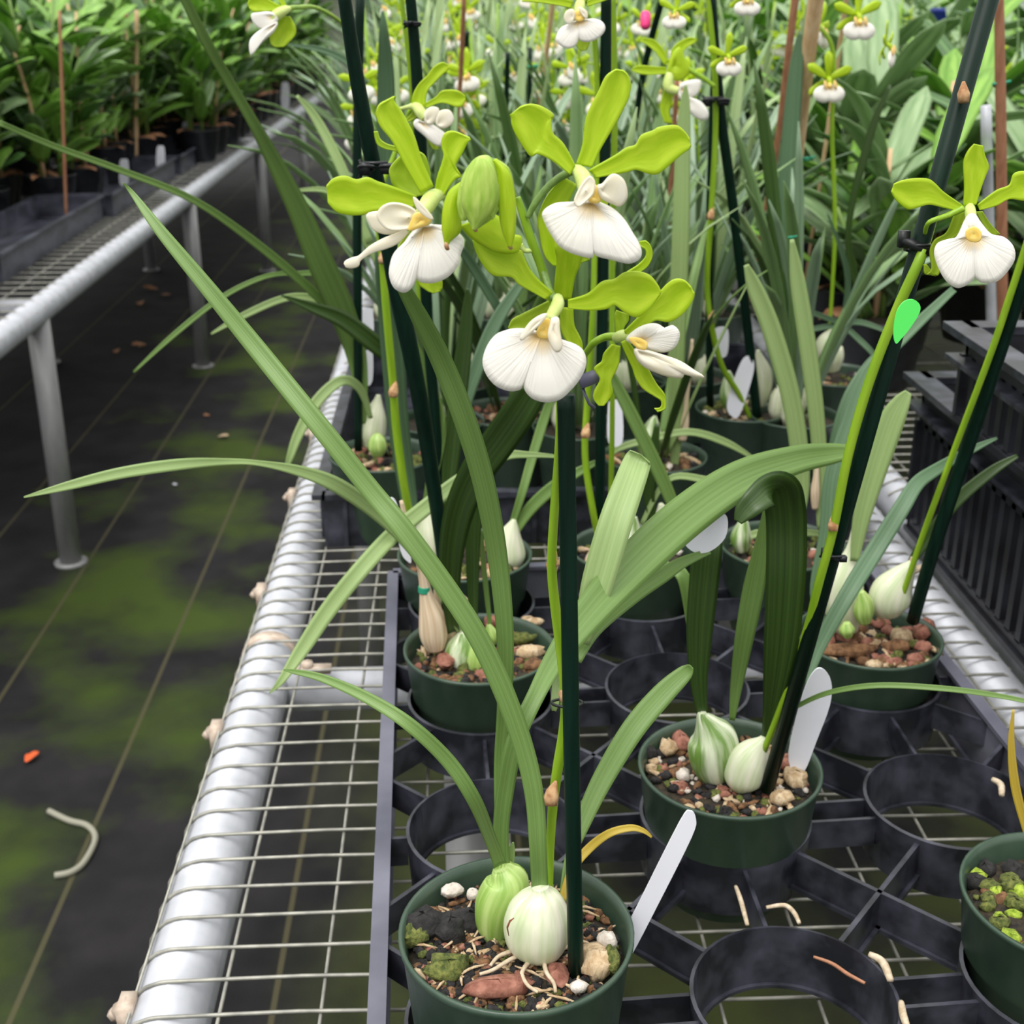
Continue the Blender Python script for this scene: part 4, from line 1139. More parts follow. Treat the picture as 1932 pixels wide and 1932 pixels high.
def flower_local(mb, s, rnd, at=Vector((0, 0, 0)), M=Matrix.Identity(3), mp=0, ml=1, my=2, seg=6):
    def pet(ang, L, wd, fwd, mi):
        d = Vector((math.cos(ang), 0, math.sin(ang)))
        sp, ws, nr = [], [], []
        for i in range(seg + 1):
            t = i / seg
            sp.append(at + M @ (d * L * t * s + Vector((0, -1, 0)) * s * fwd * math.sin(t * 2.6)))
            ws.append(s * wd * (.35 + .65 * math.sin(min(1, t * 1.25) * PI / 2)) * (1 if t < .8 else 1 - ((t - .8) / .2) ** 2 * .8))
            nr.append(M @ Vector((0, -1, 0)))
        ribbon(mb, sp, ws, nr, -.12, .0008, mi)
    for a in (90, 22, 158):
        pet(R(a + rnd.uniform(-9, 9)), .62, .22, rnd.uniform(-.06, .1), mp)
    for a in (222, 318):
        pet(R(a + rnd.uniform(-9, 9)), .55, .17, -.1, mp)
    mb.tube([at + M @ Vector((0, .02 * s, .04 * s)), at + M @ Vector((0, -.1 * s, -.02 * s)), at + M @ Vector((0, -.14 * s, -.16 * s))], [.05 * s, .07 * s, .05 * s], 7, mp)
    mb.tube([at + M @ Vector((0, -.14 * s, -.10 * s)), at + M @ Vector((0, -.19 * s, -.2 * s))], [.05 * s, .045 * s], 6, my)
    n = 22
    vs, fs, uv = [], [], []
    for q in range(4):
        t = q / 3
        for j in range(n):
            a = 2 * PI * j / n - PI / 2
            r = (.34 + .05 * math.cos(2 * a)) * (1 - .22 * math.exp(-((a + PI / 2) ** 2 if a < PI / 2 else (a - 1.5 * PI) ** 2) * 14))
            x, z = math.cos(a) * r, math.sin(a) * r * .72 - .20
            x, z = x * t, -.02 + (z + .02) * t
            vs.append(at + M @ (Vector((x, -.17 - .05 * math.sin(t * PI) + (z + .2) * .22, z - .14)) * s))
            uv.append((j / n, t))
    k = len(vs)
    vs += [v + M @ Vector((0, .02 * s, 0)) for v in vs]
    uv += uv
    for o_ in (0, k):
        for q in range(3):
            for j in range(n):
                a, b = o_ + q * n + j, o_ + q * n + (j + 1) % n
                fs.append((a, b, b + n, a + n) if o_ else (a, a + n, b + n, b))
    for j in range(n):
        a, b = 3 * n + j, 3 * n + (j + 1) % n
        fs.append((a, a + k, b + k, b))
    mb.add(vs, fs, uv, ml)
    for sgn in (-1, 1):
        mb.lump(at + M @ (Vector((sgn * .12, -.2, -.13)) * s), (.14 * s, .05 * s, .22 * s), random.Random(5), ml, .05, 8, 6)
FM = [PETAL, LIP, YELLOW]
def place_flower(px, py, Y, wpx, parent, yaw=0, roll=0, pitch=0, seed=1):
    c = PY(px, py, Y)
    s = wpx * mpp(c) / 1.15
    M = Matrix.Rotation(yaw, 3, 'Z') @ Matrix.Rotation(pitch, 3, 'X') @ Matrix.Rotation(roll, 3, 'Y')
    mb = MB()
    flower_local(mb, s, random.Random(seed), c, M)
    return mb.build('flower', FM, parent)
def tuft(parent, c, n, L, wd, seed, mats, name='leaf', azr=(0, 6.28), rise=(.05, .5), droop=(.1, 1.3)):
    rr = random.Random(seed)
    for i in range(n):
        mb = MB()
        a = rr.uniform(*azr)
        arc_leaf(mb, c + Vector((math.cos(a), math.sin(a), 0)) * .012, a, L * rr.uniform(.65, 1.15), wd * rr.uniform(.75, 1.2), rr.uniform(*rise), rr.uniform(*droop), rr, 0, 10)
        mb.build(name, rr.choice(mats), parent)

# =================================================================== MIDDLE ROW PLANTS
NM = [LEAF, LEAF, LEAFB, LEAFL, LEAFD]
# solid flats behind the open ring tray
def flat(label, x0, x1, y0, y1, z0, h, group=None, m=TRAYM, ribs=True, name='nursery_flat'):
    t = thing(name, label, 'tray', ((x0 + x1) / 2, (y0 + y1) / 2, z0), group)
    mb = MB()
    th = .004
    m = FLATM if x1 < LBX else m
    cx, cy, cz = (x0 + x1) / 2, (y0 + y1) / 2, z0 + h / 2
    for (c, d) in (((x0 + th / 2, cy, cz), (th, y1 - y0, h)), ((x1 - th / 2, cy, cz), (th, y1 - y0, h)), ((cx, y0 + th / 2, cz), (x1 - x0 - 2 * th, th, h)), ((cx, y1 - th / 2, cz), (x1 - x0 - 2 * th, th, h))):
        mb.box(c, d)
    mb.box((cx, cy, z0 + .003), (x1 - x0 - 2 * th, y1 - y0 - 2 * th, .003))
    mb.build('side_wall', m, t, False)
    mb = MB()
    for (c, d) in (((x0 - .003, cy, z0 + h + .002), (.012, y1 - y0 + .018, .005)), ((x1 + .003, cy, z0 + h + .002), (.012, y1 - y0 + .018, .005)), ((cx, y0 - .003, z0 + h + .002), (x1 - x0, .012, .005)), ((cx, y1 + .003, z0 + h + .002), (x1 - x0, .012, .005))):
        mb.box(c, d)
    if ribs:
        k = int((x1 - x0) / .06)
        for i in range(k + 1):
            x = x0 + .02 + (x1 - x0 - .04) * i / k
            mb.box((x, y0 - .002, cz), (.004, .005, h * .92))
        k = int((y1 - y0) / .06)
        for i in range(k + 1):
            y = y0 + .02 + (y1 - y0 - .04) * i / k
            mb.box((x0 - .002, y, cz), (.005, .004, h * .92))
    mb.build('rim', m, t, False)
    return t
ty = G(690, 1035, 0).y
flat('black plastic flat directly behind the open ring tray', PIPE_X + .03, RX - .03, ty + .006, ty + .52, 0, .05)

pB, cB, rB = potted('potted orchid directly behind the tied-sheath pot, with a lime spike', 877, 1043, 252, .078, n=80, size=1.3, pal=(0, 1, 2, 3, 3, 5))
Q = cB.y
bulb('pseudobulb', [(822, 1055, 40, Q), (818, 1030, 64, Q), (812, 1000, 62, Q), (808, 972, 38, Q), (806, 955, 18, Q)], BULBW, pB)
bulb('pseudobulb', [(955, 1075, 40, Q), (958, 1050, 66, Q), (960, 1020, 54, Q), (966, 996, 28, Q), (970, 980, 8, Q)], BULBW, pB)
leaf_px('leaf', [(782, 1000, 22, Q), (768, 920, 34, Q), (752, 800, 40, Q - .01), (742, 680, 44, Q - .02), (732, 570, 40, Q - .03), (722, 490, 30, Q - .04), (716, 430, 10, Q - .04)], LEAFB, pB, .16)
leaf_px('leaf', [(800, 985, 14, Q), (815, 900, 22, Q), (830, 800, 24, Q), (800, 700, 24, Q), (770, 620, 10, Q)], LEAF, pB, .16)
leaf_px('leaf', [(940, 1050, 14, Q), (965, 1010, 20, Q), (1000, 960, 24, Q), (1050, 915, 24, Q), (1110, 880, 14, Q), (1140, 865, 4, Q)], LEAF, pB, .16)
leaf_px('leaf', [(966, 990, 12, Q), (985, 930, 16, Q), (1005, 860, 18, Q + .01), (1030, 780, 18, Q + .02), (1050, 730, 8, Q + .02)], LEAF, pB, .16)
leaf_px('leaf', [(842, 960, 16, Q), (850, 870, 32, Q), (862, 760, 36, Q), (876, 650, 30, Q), (882, 580, 20, Q), (882, 545, 6, Q)], LEAFD, pB, .18)
leaf_px('leaf', [(845, 900, 18, Q + .03), (870, 780, 28, Q + .04), (905, 680, 28, Q + .05), (940, 600, 26, Q + .06), (1000, 510, 14, Q + .07)], LEAFB, pB, .16)
leaf_px('leaf', [(1000, 700, 4, Q + .08), (950, 600, 16, Q + .07), (900, 515, 20, Q + .06), (870, 470, 16, Q + .05)], LEAFB, pB, .16)
tube_px('flower_spike', [(776, 990, 14, Q - .005), (760, 900, 16, Q - .015), (747, 800, 16, Q - .02), (741, 720, 15, Q - .025), (730, 600, 15, Q - .035), (722, 500, 14, Q - .04), (714, 380, 12, Q - .05), (745, 290, 10, Q - .05), (762, 235, 9, Q - .05), (775, 205, 8, Q - .05)], SPIKE, pB)
node(742, 737, Q - .03, 16, pB)
node(722, 485, Q - .045, 15, pB)
YF5 = Q - .06
f = tube_px('flower', [(*z1(390, 275), 7, YF5 + .01), (*z1(440, 262), 9, YF5 + .004), (*z1(475, 262), 18, YF5), (*z1(500, 290), 22, YF5 - .003), (*z1(520, 320), 16, YF5 - .005)], COLUMN, pB)
f['label'] = 'small flower behind and above the left flower'
strip_px('petal', [(455, 250, 520, 265), (462, 200, 525, 220), (490, 150, 535, 180), (530, 110, 562, 150), (560, 70, 600, 110), (600, 45, 630, 85), (630, 55, 636, 70)], YF5, f, PETAL, z1, .1, .5)
strip_px('petal', [(510, 250, 525, 268), (570, 215, 585, 245), (600, 185, 620, 245), (650, 178, 670, 262), (690, 188, 700, 258), (715, 210, 716, 225)], YF5, f, PETAL, z1, .1, .5)
strip_px('sepal', [(470, 270, 500, 300), (440, 310, 470, 320), (420, 325, 440, 335)], YF5 + .004, f, PETALD, z1, .1, .2)
strip_px('sepal', [(505, 360, 560, 380), (530, 420, 590, 440), (560, 470, 585, 470)], YF5 + .004, f, PETALD, z1, .1, .2)
fan_px('lip', [(500, 330), (560, 350), (610, 385), (625, 410), (598, 452), (560, 440), (515, 400), (475, 365), (465, 340), (480, 322)], (500, 335), YF5 - .004, f, LIP, z1, .1, .1)
fan_px('wing_lobe', [(515, 320), (520, 285), (550, 262), (585, 268), (585, 300), (555, 345), (530, 342)], (530, 330), YF5 - .006, f, WING, z1, .1, 0)
fan_px('wing_lobe', [(575, 345), (580, 300), (600, 278), (640, 278), (660, 315), (650, 345), (612, 365)], (585, 345), YF5 - .006, f, WING, z1, .1, 0)
stake('dark green stake with a black clip high up, above the small upper left flower', [(836, 1000, 18, Q + .01), (822, 800, 20, Q), (806, 600, 22, Q - .01), (795, 300, 24, Q - .03), (785, 120, 22, Q - .04), (772, -30, 20, Q - .05)], clips=[(778, 46, Q - .05, 26)])
tube_px('flower_spike', [(812, 700, 8, Q + .02), (790, 560, 8, Q + .01), (782, 330, 8, Q), (775, 150, 9, Q - .02), (755, -20, 9, Q - .03)], SPIKE, pB)

pA, cA, rA = potted('potted orchid in the green pot against the left pipe', 722, 855, 200, .080, n=70, size=1.3, pal=(0, 1, 2, 3, 3, 5))
Q = cA.y
bulb('pseudobulb', [(700, 840, 40, Q + .01), (700, 815, 56, Q + .01), (706, 785, 46, Q + .01), (712, 760, 20, Q + .01), (714, 745, 8, Q + .01)], BULBW, pA)
bulb('pseudobulb', [(712, 860, 20, Q - .02), (712, 845, 36, Q - .02), (712, 828, 30, Q - .02), (712, 818, 10, Q - .02)], BULBG, pA)
leaf_px('leaf', [(682, 800, 16, Q), (682, 740, 24, Q), (670, 660, 40, Q), (640, 575, 52, Q - .02), (605, 495, 50, Q - .04), (565, 400, 42, Q - .06), (520, 310, 32, Q - .08), (480, 235, 22, Q - .1), (430, 150, 20, Q - .12), (390, 80, 20, Q - .14), (340, -20, 18, Q - .16)], LEAF, pA, .16)
leaf_px('leaf', [(690, 730, 10, Q + .01), (650, 615, 18, Q), (600, 560, 18, Q - .02), (500, 472, 17, Q - .05), (370, 380, 14, Q - .09), (230, 322, 13, Q - .12), (100, 275, 12, Q - .15), (0, 232, 11, Q - .18)], LEAF, pA, .14)
leaf_px('leaf', [(700, 720, 10, Q + .03), (650, 600, 12, Q + .02), (610, 525, 12, Q + .01), (560, 516, 10, Q), (500, 522, 9, Q - .02), (420, 560, 10, Q - .03), (330, 630, 10, Q - .04), (252, 702, 4, Q - .05)], LEAF, pA, .14)
leaf_px('leaf', [(700, 640, 12, Q + .03), (660, 590, 14, Q + .02), (600, 565, 15, Q), (540, 562, 14, Q - .01), (460, 595, 13, Q - .02), (398, 630, 4, Q - .03)], LEAFL, pA, .14)
leaf_px('leaf', [(770, 700, 20, Q - .02), (715, 655, 34, Q - .04), (650, 605, 32, Q - .05), (590, 580, 20, Q - .06), (530, 557, 3, Q - .07)], LEAFD, pA, .16)
leaf_px('leaf', [(700, 790, 8, Q - .01), (680, 735, 16, Q - .02), (645, 718, 20, Q - .03), (600, 755, 22, Q - .04), (565, 815, 20, Q - .05), (548, 860, 14, Q - .055), (540, 885, 6, Q - .055)], LEAFL, pA, .14)
leaf_px('leaf', [(700, 780, 8, Q + .02), (735, 860, 0.5, Q + .01)], LEAF, pA)
leaf_px('leaf', [(700, 460, 18, Q + .08), (650, 330, 20, Q + .09), (600, 230, 18, Q + .1), (560, 180, 6, Q + .1)], LEAFL, pA, .16)
leaf_px('leaf', [(720, 500, 22, Q + .12), (660, 400, 22, Q + .12), (620, 360, 12, Q + .12), (550, 360, 5, Q + .12)], LEAFL, pA, .16)
leaf_px('leaf', [(735, 700, 24, Q + .05), (728, 500, 34, Q + .05), (728, 300, 36, Q + .04), (728, 150, 32, Q + .03), (724, 60, 18, Q + .02), (722, 20, 4, Q + .02)], LEAFB, pA, .16)
leaf_px('leaf', [(690, 160, 14, Q + .2), (660, 120, 14, Q + .2), (610, 95, 12, Q + .2), (545, 84, 4, Q + .2)], LEAFB, pA, .16)
stake('upright dark green stake in the pot against the left pipe', [(676, 850, 15, Q), (675, 600, 17, Q), (674, 300, 18, Q - .01), (680, -30, 18, Q - .02)])
plant_tag('upper white tag beside the upright stake in the pot against the left pipe', ([(686, 640), (680, 600), (680, 585), (700, 582), (704, 590), (704, 640)], Q + .02, Q + .02))
plant_tag('lower white tag beside the upright stake in the pot against the left pipe', ([(690, 725), (682, 680), (682, 665), (700, 662), (704, 680), (702, 720)], Q + .02, Q + .02))
z2 = lambda x, y: (x * .3623, y * .3623)
YF7 = Q - .22
tube_px('pedicel', [(676, 110, 6, Q - .02), (650, 50, 7, Q - .05), (600, 16, 8, Q - .12), (560, 14, 9, Q - .2), (545, 16, 10, YF7)], SPIKE, pA)
f = tube_px('flower', [(*z2(1510, 45), 10, YF7), (*z2(1480, 55), 18, YF7 - .003), (*z2(1440, 80), 22, YF7 - .004), (*z2(1420, 110), 14, YF7 - .005)], COLUMN, pA)
f['label'] = 'flower at the top edge seen from the side'
strip_px('petal', [(1490, 40, 1460, 65), (1430, 15, 1400, 58), (1370, -20, 1350, 62), (1310, -15, 1320, 62), (1288, 20, 1300, 45)], YF7 - .002, f, PETAL, z2, .1, .5)
strip_px('petal', [(1500, 45, 1480, 50), (1480, 0, 1450, 0), (1470, -50, 1440, -50)], YF7, f, PETAL, z2, .1, .3)
strip_px('petal', [(1470, 85, 1510, 85), (1420, 140, 1535, 130), (1405, 190, 1540, 175), (1415, 235, 1500, 225), (1440, 245, 1475, 244)], YF7 - .001, f, PETAL, z2, .12, .6)
fan_px('wing_lobe', [(1400, 62), (1440, 80), (1445, 110), (1400, 150), (1355, 148), (1320, 120), (1308, 75), (1350, 66)], (1425, 85), YF7 - .006, f, LIP, z2, .1, 0)
fan_px('lip', [(1445, 118), (1425, 165), (1370, 215), (1325, 260), (1308, 290), (1298, 250), (1305, 205), (1345, 165), (1400, 135)], (1435, 122), YF7 - .006, f, LIP, z2, .1, .1)

pC, cC, rC = potted('potted orchid, back row of the ring tray, centre, two lime spikes', 1195, 1032, 236, .078, n=70, size=1.3)
Q = cC.y
bulb('pseudobulb', [(1120, 1085, 20, Q - .02), (1120, 1060, 34, Q - .02), (1122, 1040, 20, Q - .02), (1124, 1025, 6, Q - .02)], BULBD, pC)
bulb('pseudobulb', [(1250, 1010, 30, Q), (1252, 985, 42, Q), (1250, 965, 26, Q), (1246, 950, 8, Q)], BULBW, pC)
bulb('pseudobulb', [(1190, 1040, 34, Q), (1192, 1015, 46, Q), (1196, 990, 22, Q), (1198, 975, 8, Q)], BULBS, pC)
leaf_px('leaf', [(1275, 965, 22, Q - .02), (1250, 905, 26, Q - .02), (1210, 820, 26, Q - .02), (1175, 750, 24, Q - .02), (1145, 695, 18, Q - .02), (1130, 660, 6, Q - .02)], LEAF, pC, .14)
leaf_px('leaf', [(1240, 1010, 12, Q), (1225, 940, 20, Q), (1230, 880, 24, Q), (1240, 800, 10, Q)], LEAFD, pC, .14)
leaf_px('leaf', [(1210, 990, 8, Q), (1260, 905, 12, Q), (1330, 905, 14, Q), (1380, 920, 12, Q), (1420, 950, 4, Q)], LEAFL, pC, .14)
leaf_px('leaf', [(1250, 1000, 10, Q + .02), (1380, 1020, 15, Q + .03), (1440, 1005, 15, Q + .03), (1560, 1010, 12, Q + .03), (1600, 1050, 4, Q + .03)], LEAFL, pC, .14)
stake('dark green stake rising behind the upper right flower', [(1131, 1040, 18, Q - .01), (1133, 800, 20, Q - .02), (1138, 500, 21, Q - .03), (1142, 200, 22, Q - .04), (1144, -30, 20, Q - .05)])
tube_px('flower_spike', [(1134, 1040, 11, Q - .01), (1118, 960, 13, Q - .02), (1104, 860, 13, Q - .02), (1108, 760, 13, Q - .02), (1118, 600, 12, Q - .03), (1124, 400, 11, Q - .035), (1128, 200, 11, Q - .04), (1120, 60, 10, Q - .05), (1100, 20, 10, Q - .06)], SPIKE, pC)
node(1105, 815, Q - .03, 15, pC)
tube_px('flower_spike', [(1150, 1030, 10, Q), (1155, 800, 10, Q), (1155, 500, 11, Q), (1160, 200, 12, Q - .02), (1155, -20, 12, Q - .03)], SPIKE, pC)
z3 = lambda x, y: (600 + x * .3623, y * .3623)
YF8 = Q - .08
f = tube_px('flower', [(*z3(1370, 0), 16, YF8 + .002), (*z3(1362, 40), 22, YF8 - .002), (*z3(1360, 75), 18, YF8 - .006)], COLUMN, pC)
f['label'] = 'flower facing forward at the top edge'
strip_px('petal', [(1330, 5, 1320, 42), (1240, -15, 1210, 22), (1160, -25, 1130, 12), (1070, -20, 1060, 8)], YF8, f, PETAL, z3, .1, .4)
strip_px('petal', [(1400, 5, 1400, 35), (1470, -30, 1490, 5), (1540, -60, 1550, -25)], YF8, f, PETAL, z3, .1, .4)
strip_px('petal', [(1345, 10, 1395, 10), (1340, -60, 1400, -60)], YF8, f, PETAL, z3, .1, .4)
strip_px('sepal', [(1330, 200, 1420, 200), (1345, 240, 1410, 240), (1370, 265, 1395, 262)], YF8 + .006, f, PETALD, z3, .1, .4)
fan_px('lip', [(1360, 105), (1300, 128), (1262, 150), (1240, 195), (1245, 222), (1290, 252), (1330, 245), (1350, 220), (1356, 200), (1375, 215), (1420, 216), (1470, 190), (1495, 150), (1480, 115), (1440, 100), (1400, 102)], (1362, 105), YF8 - .006, f, LIP, z3, .12, .2)
fan_px('throat', [(1335, 60), (1385, 60), (1392, 95), (1360, 112), (1330, 95)], (1360, 85), YF8 - .011, f, YELLOW, z3, .1, 0)
fan_px('wing_lobe', [(1330, 50), (1295, 55), (1280, 90), (1295, 122), (1322, 120), (1335, 90)], (1325, 85), YF8 - .012, f, WING, z3, .1, 0)
fan_px('wing_lobe', [(1360, 35), (1400, 60), (1402, 95), (1385, 90), (1365, 60)], (1380, 70), YF8 - .012, f, WING, z3, .1, 0)

pD, cD, rD = potted('potted orchid, back row of the ring tray, half hidden by the folded leaf', 1478, 1026, 236, .078, n=60, size=1.3)
Q = cD.y
leaf_px('leaf', [(1500, 1010, 16, Q), (1512, 930, 28, Q), (1508, 850, 34, Q), (1490, 740, 36, Q), (1455, 620, 36, Q), (1425, 545, 30, Q), (1408, 500, 10, Q)], LEAFL, pD, .12)
leaf_px('leaf', [(1550, 1000, 16, Q), (1548, 900, 26, Q), (1540, 780, 30, Q), (1522, 640, 32, Q), (1505, 530, 28, Q), (1494, 452, 8, Q)], LEAFL, pD, .12)
leaf_px('leaf', [(1560, 1000, 14, Q), (1572, 870, 26, Q + .01), (1600, 760, 28, Q + .02), (1640, 690, 22, Q + .03), (1668, 655, 6, Q + .03)], LEAFB, pD, .14)
bulb('dried_sheath', [(1538, 960, 12, Q), (1538, 930, 18, Q), (1540, 900, 12, Q), (1542, 870, 5, Q)], BULBD, pD)
bulb('pseudobulb', [(1400, 1040, 24, Q), (1398, 1015, 40, Q), (1402, 990, 24, Q), (1405, 975, 6, Q)], BULBS, pD)

pE, cE, rE = potted('potted orchid in the flat behind, with a tall pale strap leaf and tan sheath', 1235, 858, 196, .080, n=60, size=1.4, pal=(0, 1, 2, 3, 3, 4))
Q = cE.y
leaf_px('leaf', [(1272, 900, 12, Q), (1275, 800, 26, Q), (1277, 650, 32, Q - .01), (1284, 450, 33, Q - .02), (1288, 280, 28, Q - .02), (1292, 200, 20, Q - .02), (1294, 160, 4, Q - .02)], LEAFL, pE, .1)
bulb('dried_sheath', [(1286, 830, 18, Q), (1292, 800, 16, Q), (1294, 750, 12, Q), (1302, 690, 10, Q), (1306, 640, 5, Q)], BULBD, pE)
bulb('pseudobulb', [(1225, 860, 36, Q), (1226, 830, 50, Q), (1232, 800, 26, Q), (1236, 785, 6, Q)], BULBS, pE)
leaf_px('leaf', [(1150, 860, 6, Q - .02), (1170, 845, 12, Q - .02), (1220, 830, 14, Q - .02), (1300, 815, 14, Q - .02), (1370, 835, 14, Q - .02), (1430, 870, 5, Q - .02)], LEAFL, pE, .14)
tuft(pE, Vector((cE.x, cE.y, .08)), 5, .22, .010, 77, NM)
plant_tag('white upright plant tag in the pot with the tall pale strap leaf', ([(1148, 835), (1147, 770), (1152, 756), (1168, 756), (1174, 770), (1174, 835)], Q - .04, Q - .04))

pF, cF, rF = potted('potted orchid in the right of the flat behind, lime spike on a thin stake', 1402, 768, 178, .080, n=60, size=1.4, pal=(0, 1, 2, 3, 3, 4))
Q = cF.y
bulb('pseudobulb', [(1430, 765, 26, Q), (1436, 735, 40, Q), (1438, 705, 38, Q), (1432, 675, 18, Q), (1430, 660, 6, Q)], BULBW, pF)
bulb('pseudobulb', [(1385, 775, 26, Q), (1378, 750, 40, Q), (1376, 725, 30, Q), (1374, 700, 8, Q)], BULBS, pF)
plant_tag('white plant tag leaning in the pot behind with the thin stake', ([(1380, 785), (1372, 760), (1395, 690), (1410, 672), (1422, 680), (1420, 710), (1396, 782)], Q - .03, Q - .03))
plant_tag('small white plant tag standing at the back of the thin-stake pot', ([(1345, 670), (1342, 640), (1350, 620), (1370, 618), (1375, 635), (1370, 672)], Q + .03, Q + .03))
stake('thin dark green stake with a black clip near its top, right of centre', [(1430, 800, 18, Q - .02), (1408, 600, 18, Q - .03), (1382, 380, 19, Q - .05), (1358, 200, 19, Q - .07), (1340, -30, 18, Q - .09)], clips=[(1350, 192, Q - .08, 40)])
stake('dark green stake just left of the thin clipped stake in the flat behind', [(1340, 770, 14, Q + .02), (1338, 500, 15, Q), (1344, 250, 15, Q - .02), (1350, 100, 14, Q - .04)])
tube_px('flower_spike', [(1420, 800, 9, Q - .02), (1395, 745, 10, Q - .03), (1362, 690, 11, Q - .04), (1342, 610, 11, Q - .05), (1334, 530, 11, Q - .05), (1342, 400, 11, Q - .06), (1350, 250, 11, Q - .07), (1348, 130, 12, Q - .08), (1336, -20, 13, Q - .09)], SPIKE, pF)
node(1342, 600, Q - .06, 12, pF)
node(1341, 405, Q - .07, 12, pF)
z4 = lambda x, y: (1232 + x * .3623, y * .3623)
YF9 = Q - .10
tube_px('pedicel', [(*z4(320, 450), 8, YF9), (*z4(260, 405), 9, YF9), (*z4(190, 365), 10, YF9), (*z4(140, 330), 12, YF9)], SPIKE, pF)
f = tube_px('flower', [(*z4(100, 330), 12, YF9 + .002), (*z4(85, 400), 18, YF9 - .002), (*z4(80, 455), 20, YF9 - .004), (*z4(130, 475), 16, YF9 - .006)], COLUMN, pF)
f['label'] = 'flower turned to the right beside the thin stake'
fan_px('petal', [(85, 330), (105, 270), (140, 245), (165, 300), (190, 370), (155, 415), (100, 415), (75, 380)], (110, 340), YF9 - .002, f, PETAL, z4, .15, 0)
strip_px('petal', [(90, 300, 120, 310), (100, 255, 150, 280), (140, 215, 175, 250), (190, 195, 215, 225), (225, 200, 226, 212)], YF9, f, PETAL, z4, .1, .3)
strip_px('petal', [(60, 340, 80, 320), (10, 270, 50, 250), (-40, 230, 0, 205), (-70, 215, -50, 200)], YF9, f, PETAL, z4, .1, .3)
strip_px('petal', [(70, 350, 70, 385), (0, 345, -10, 390), (-70, 340, -70, 385), (-110, 355, -110, 370)], YF9 - .002, f, PETAL, z4, .1, .3)
strip_px('sepal', [(65, 440, 115, 450), (45, 510, 100, 530), (38, 570, 85, 580), (60, 640, 105, 645)], YF9 + .002, f, PETAL, z4, .1, .3)
fan_px('wing_lobe', [(140, 440), (185, 420), (245, 418), (245, 460), (225, 495), (180, 505), (150, 490)], (145, 470), YF9 - .006, f, LIP, z4, .1, 0)
fan_px('lip', [(148, 505), (200, 510), (255, 535), (288, 585), (280, 622), (240, 622), (195, 590), (155, 545)], (150, 505), YF9 - .006, f, LIP, z4, .1, 0)
place_flower(1372, 105, Q - .10, 78, pF, yaw=.25, seed=3)['label'] = 'small flower right of the thin stake at the top'
place_flower(1275, 20, Q - .02, 70, pF, yaw=-.4, seed=4)
place_flower(1408, -8, Q - .02, 76, pF, yaw=.1, seed=5)

pG, cG, rG = potted('potted orchid in the flat behind, hidden below the lower centre flower', 955, 775, 180, .080, n=60, size=1.5, pal=(1, 2, 2, 5, 0))
tuft(pG, Vector((cG.x, cG.y, .08)), 8, .24, .011, 78, NM, droop=(.1, .9))
pH, cH, rH = potted('potted orchid with leaves spreading like a star from a white pseudobulb', 1575, 705, 165, .080, n=50, size=1.4)
Q = cH.y
bulb('pseudobulb', [(1568, 700, 30, Q), (1566, 675, 52, Q), (1564, 650, 50, Q), (1578, 628, 26, Q), (1590, 610, 9, Q)], BULBW, pH)
for pts in ([(1590, 612, 10), (1560, 600, 11), (1530, 590, 9), (1505, 588, 3)], [(1590, 612, 10), (1550, 618, 11), (1520, 625, 9), (1480, 640, 3)], [(1590, 612, 10), (1620, 608, 11), (1655, 618, 9), (1690, 635, 3)], [(1590, 612, 10), (1620, 640, 11), (1645, 665, 10), (1680, 710, 3)], [(1590, 612, 10), (1600, 540, 12), (1590, 480, 10), (1560, 400, 3)]):
    leaf_px('leaf', [(a, b, w_, Q - .01 * i) for i, (a, b, w_) in enumerate(pts)], LEAFB, pH, .14)
leaf_px('leaf', [(1478, 620, 26, Q), (1480, 450, 34, Q), (1490, 280, 34, Q), (1502, 130, 26, Q), (1510, 60, 8, Q)], LEAFB, pH, .14)
leaf_px('leaf', [(1640, 600, 22, Q + .05), (1600, 450, 12, Q + .05), (1640, 260, 16, Q + .05), (1680, 160, 5, Q + .05)], LEAFD, pH, .14)
tube_px('flower_spike', [(1560, 690, 6, Q + .03), (1575, 450, 8, Q + .02), (1570, 250, 8, Q + .01), (1572, 100, 9, Q), (1545, 50, 8, Q)], SPIKE, pH)
place_flower(1562, 148, Q - .01, 92, pH, yaw=.1, seed=6)['label'] = 'lower small flower in the upper right background'
place_flower(1618, 28, Q - .01, 96, pH, yaw=.15, seed=7)
place_flower(1545, 50, Q + .01, 84, pH, yaw=.9, roll=.2, seed=8)
place_flower(1672, 85, Q + .01, 84, pH, yaw=1.1, roll=-.2, seed=9)

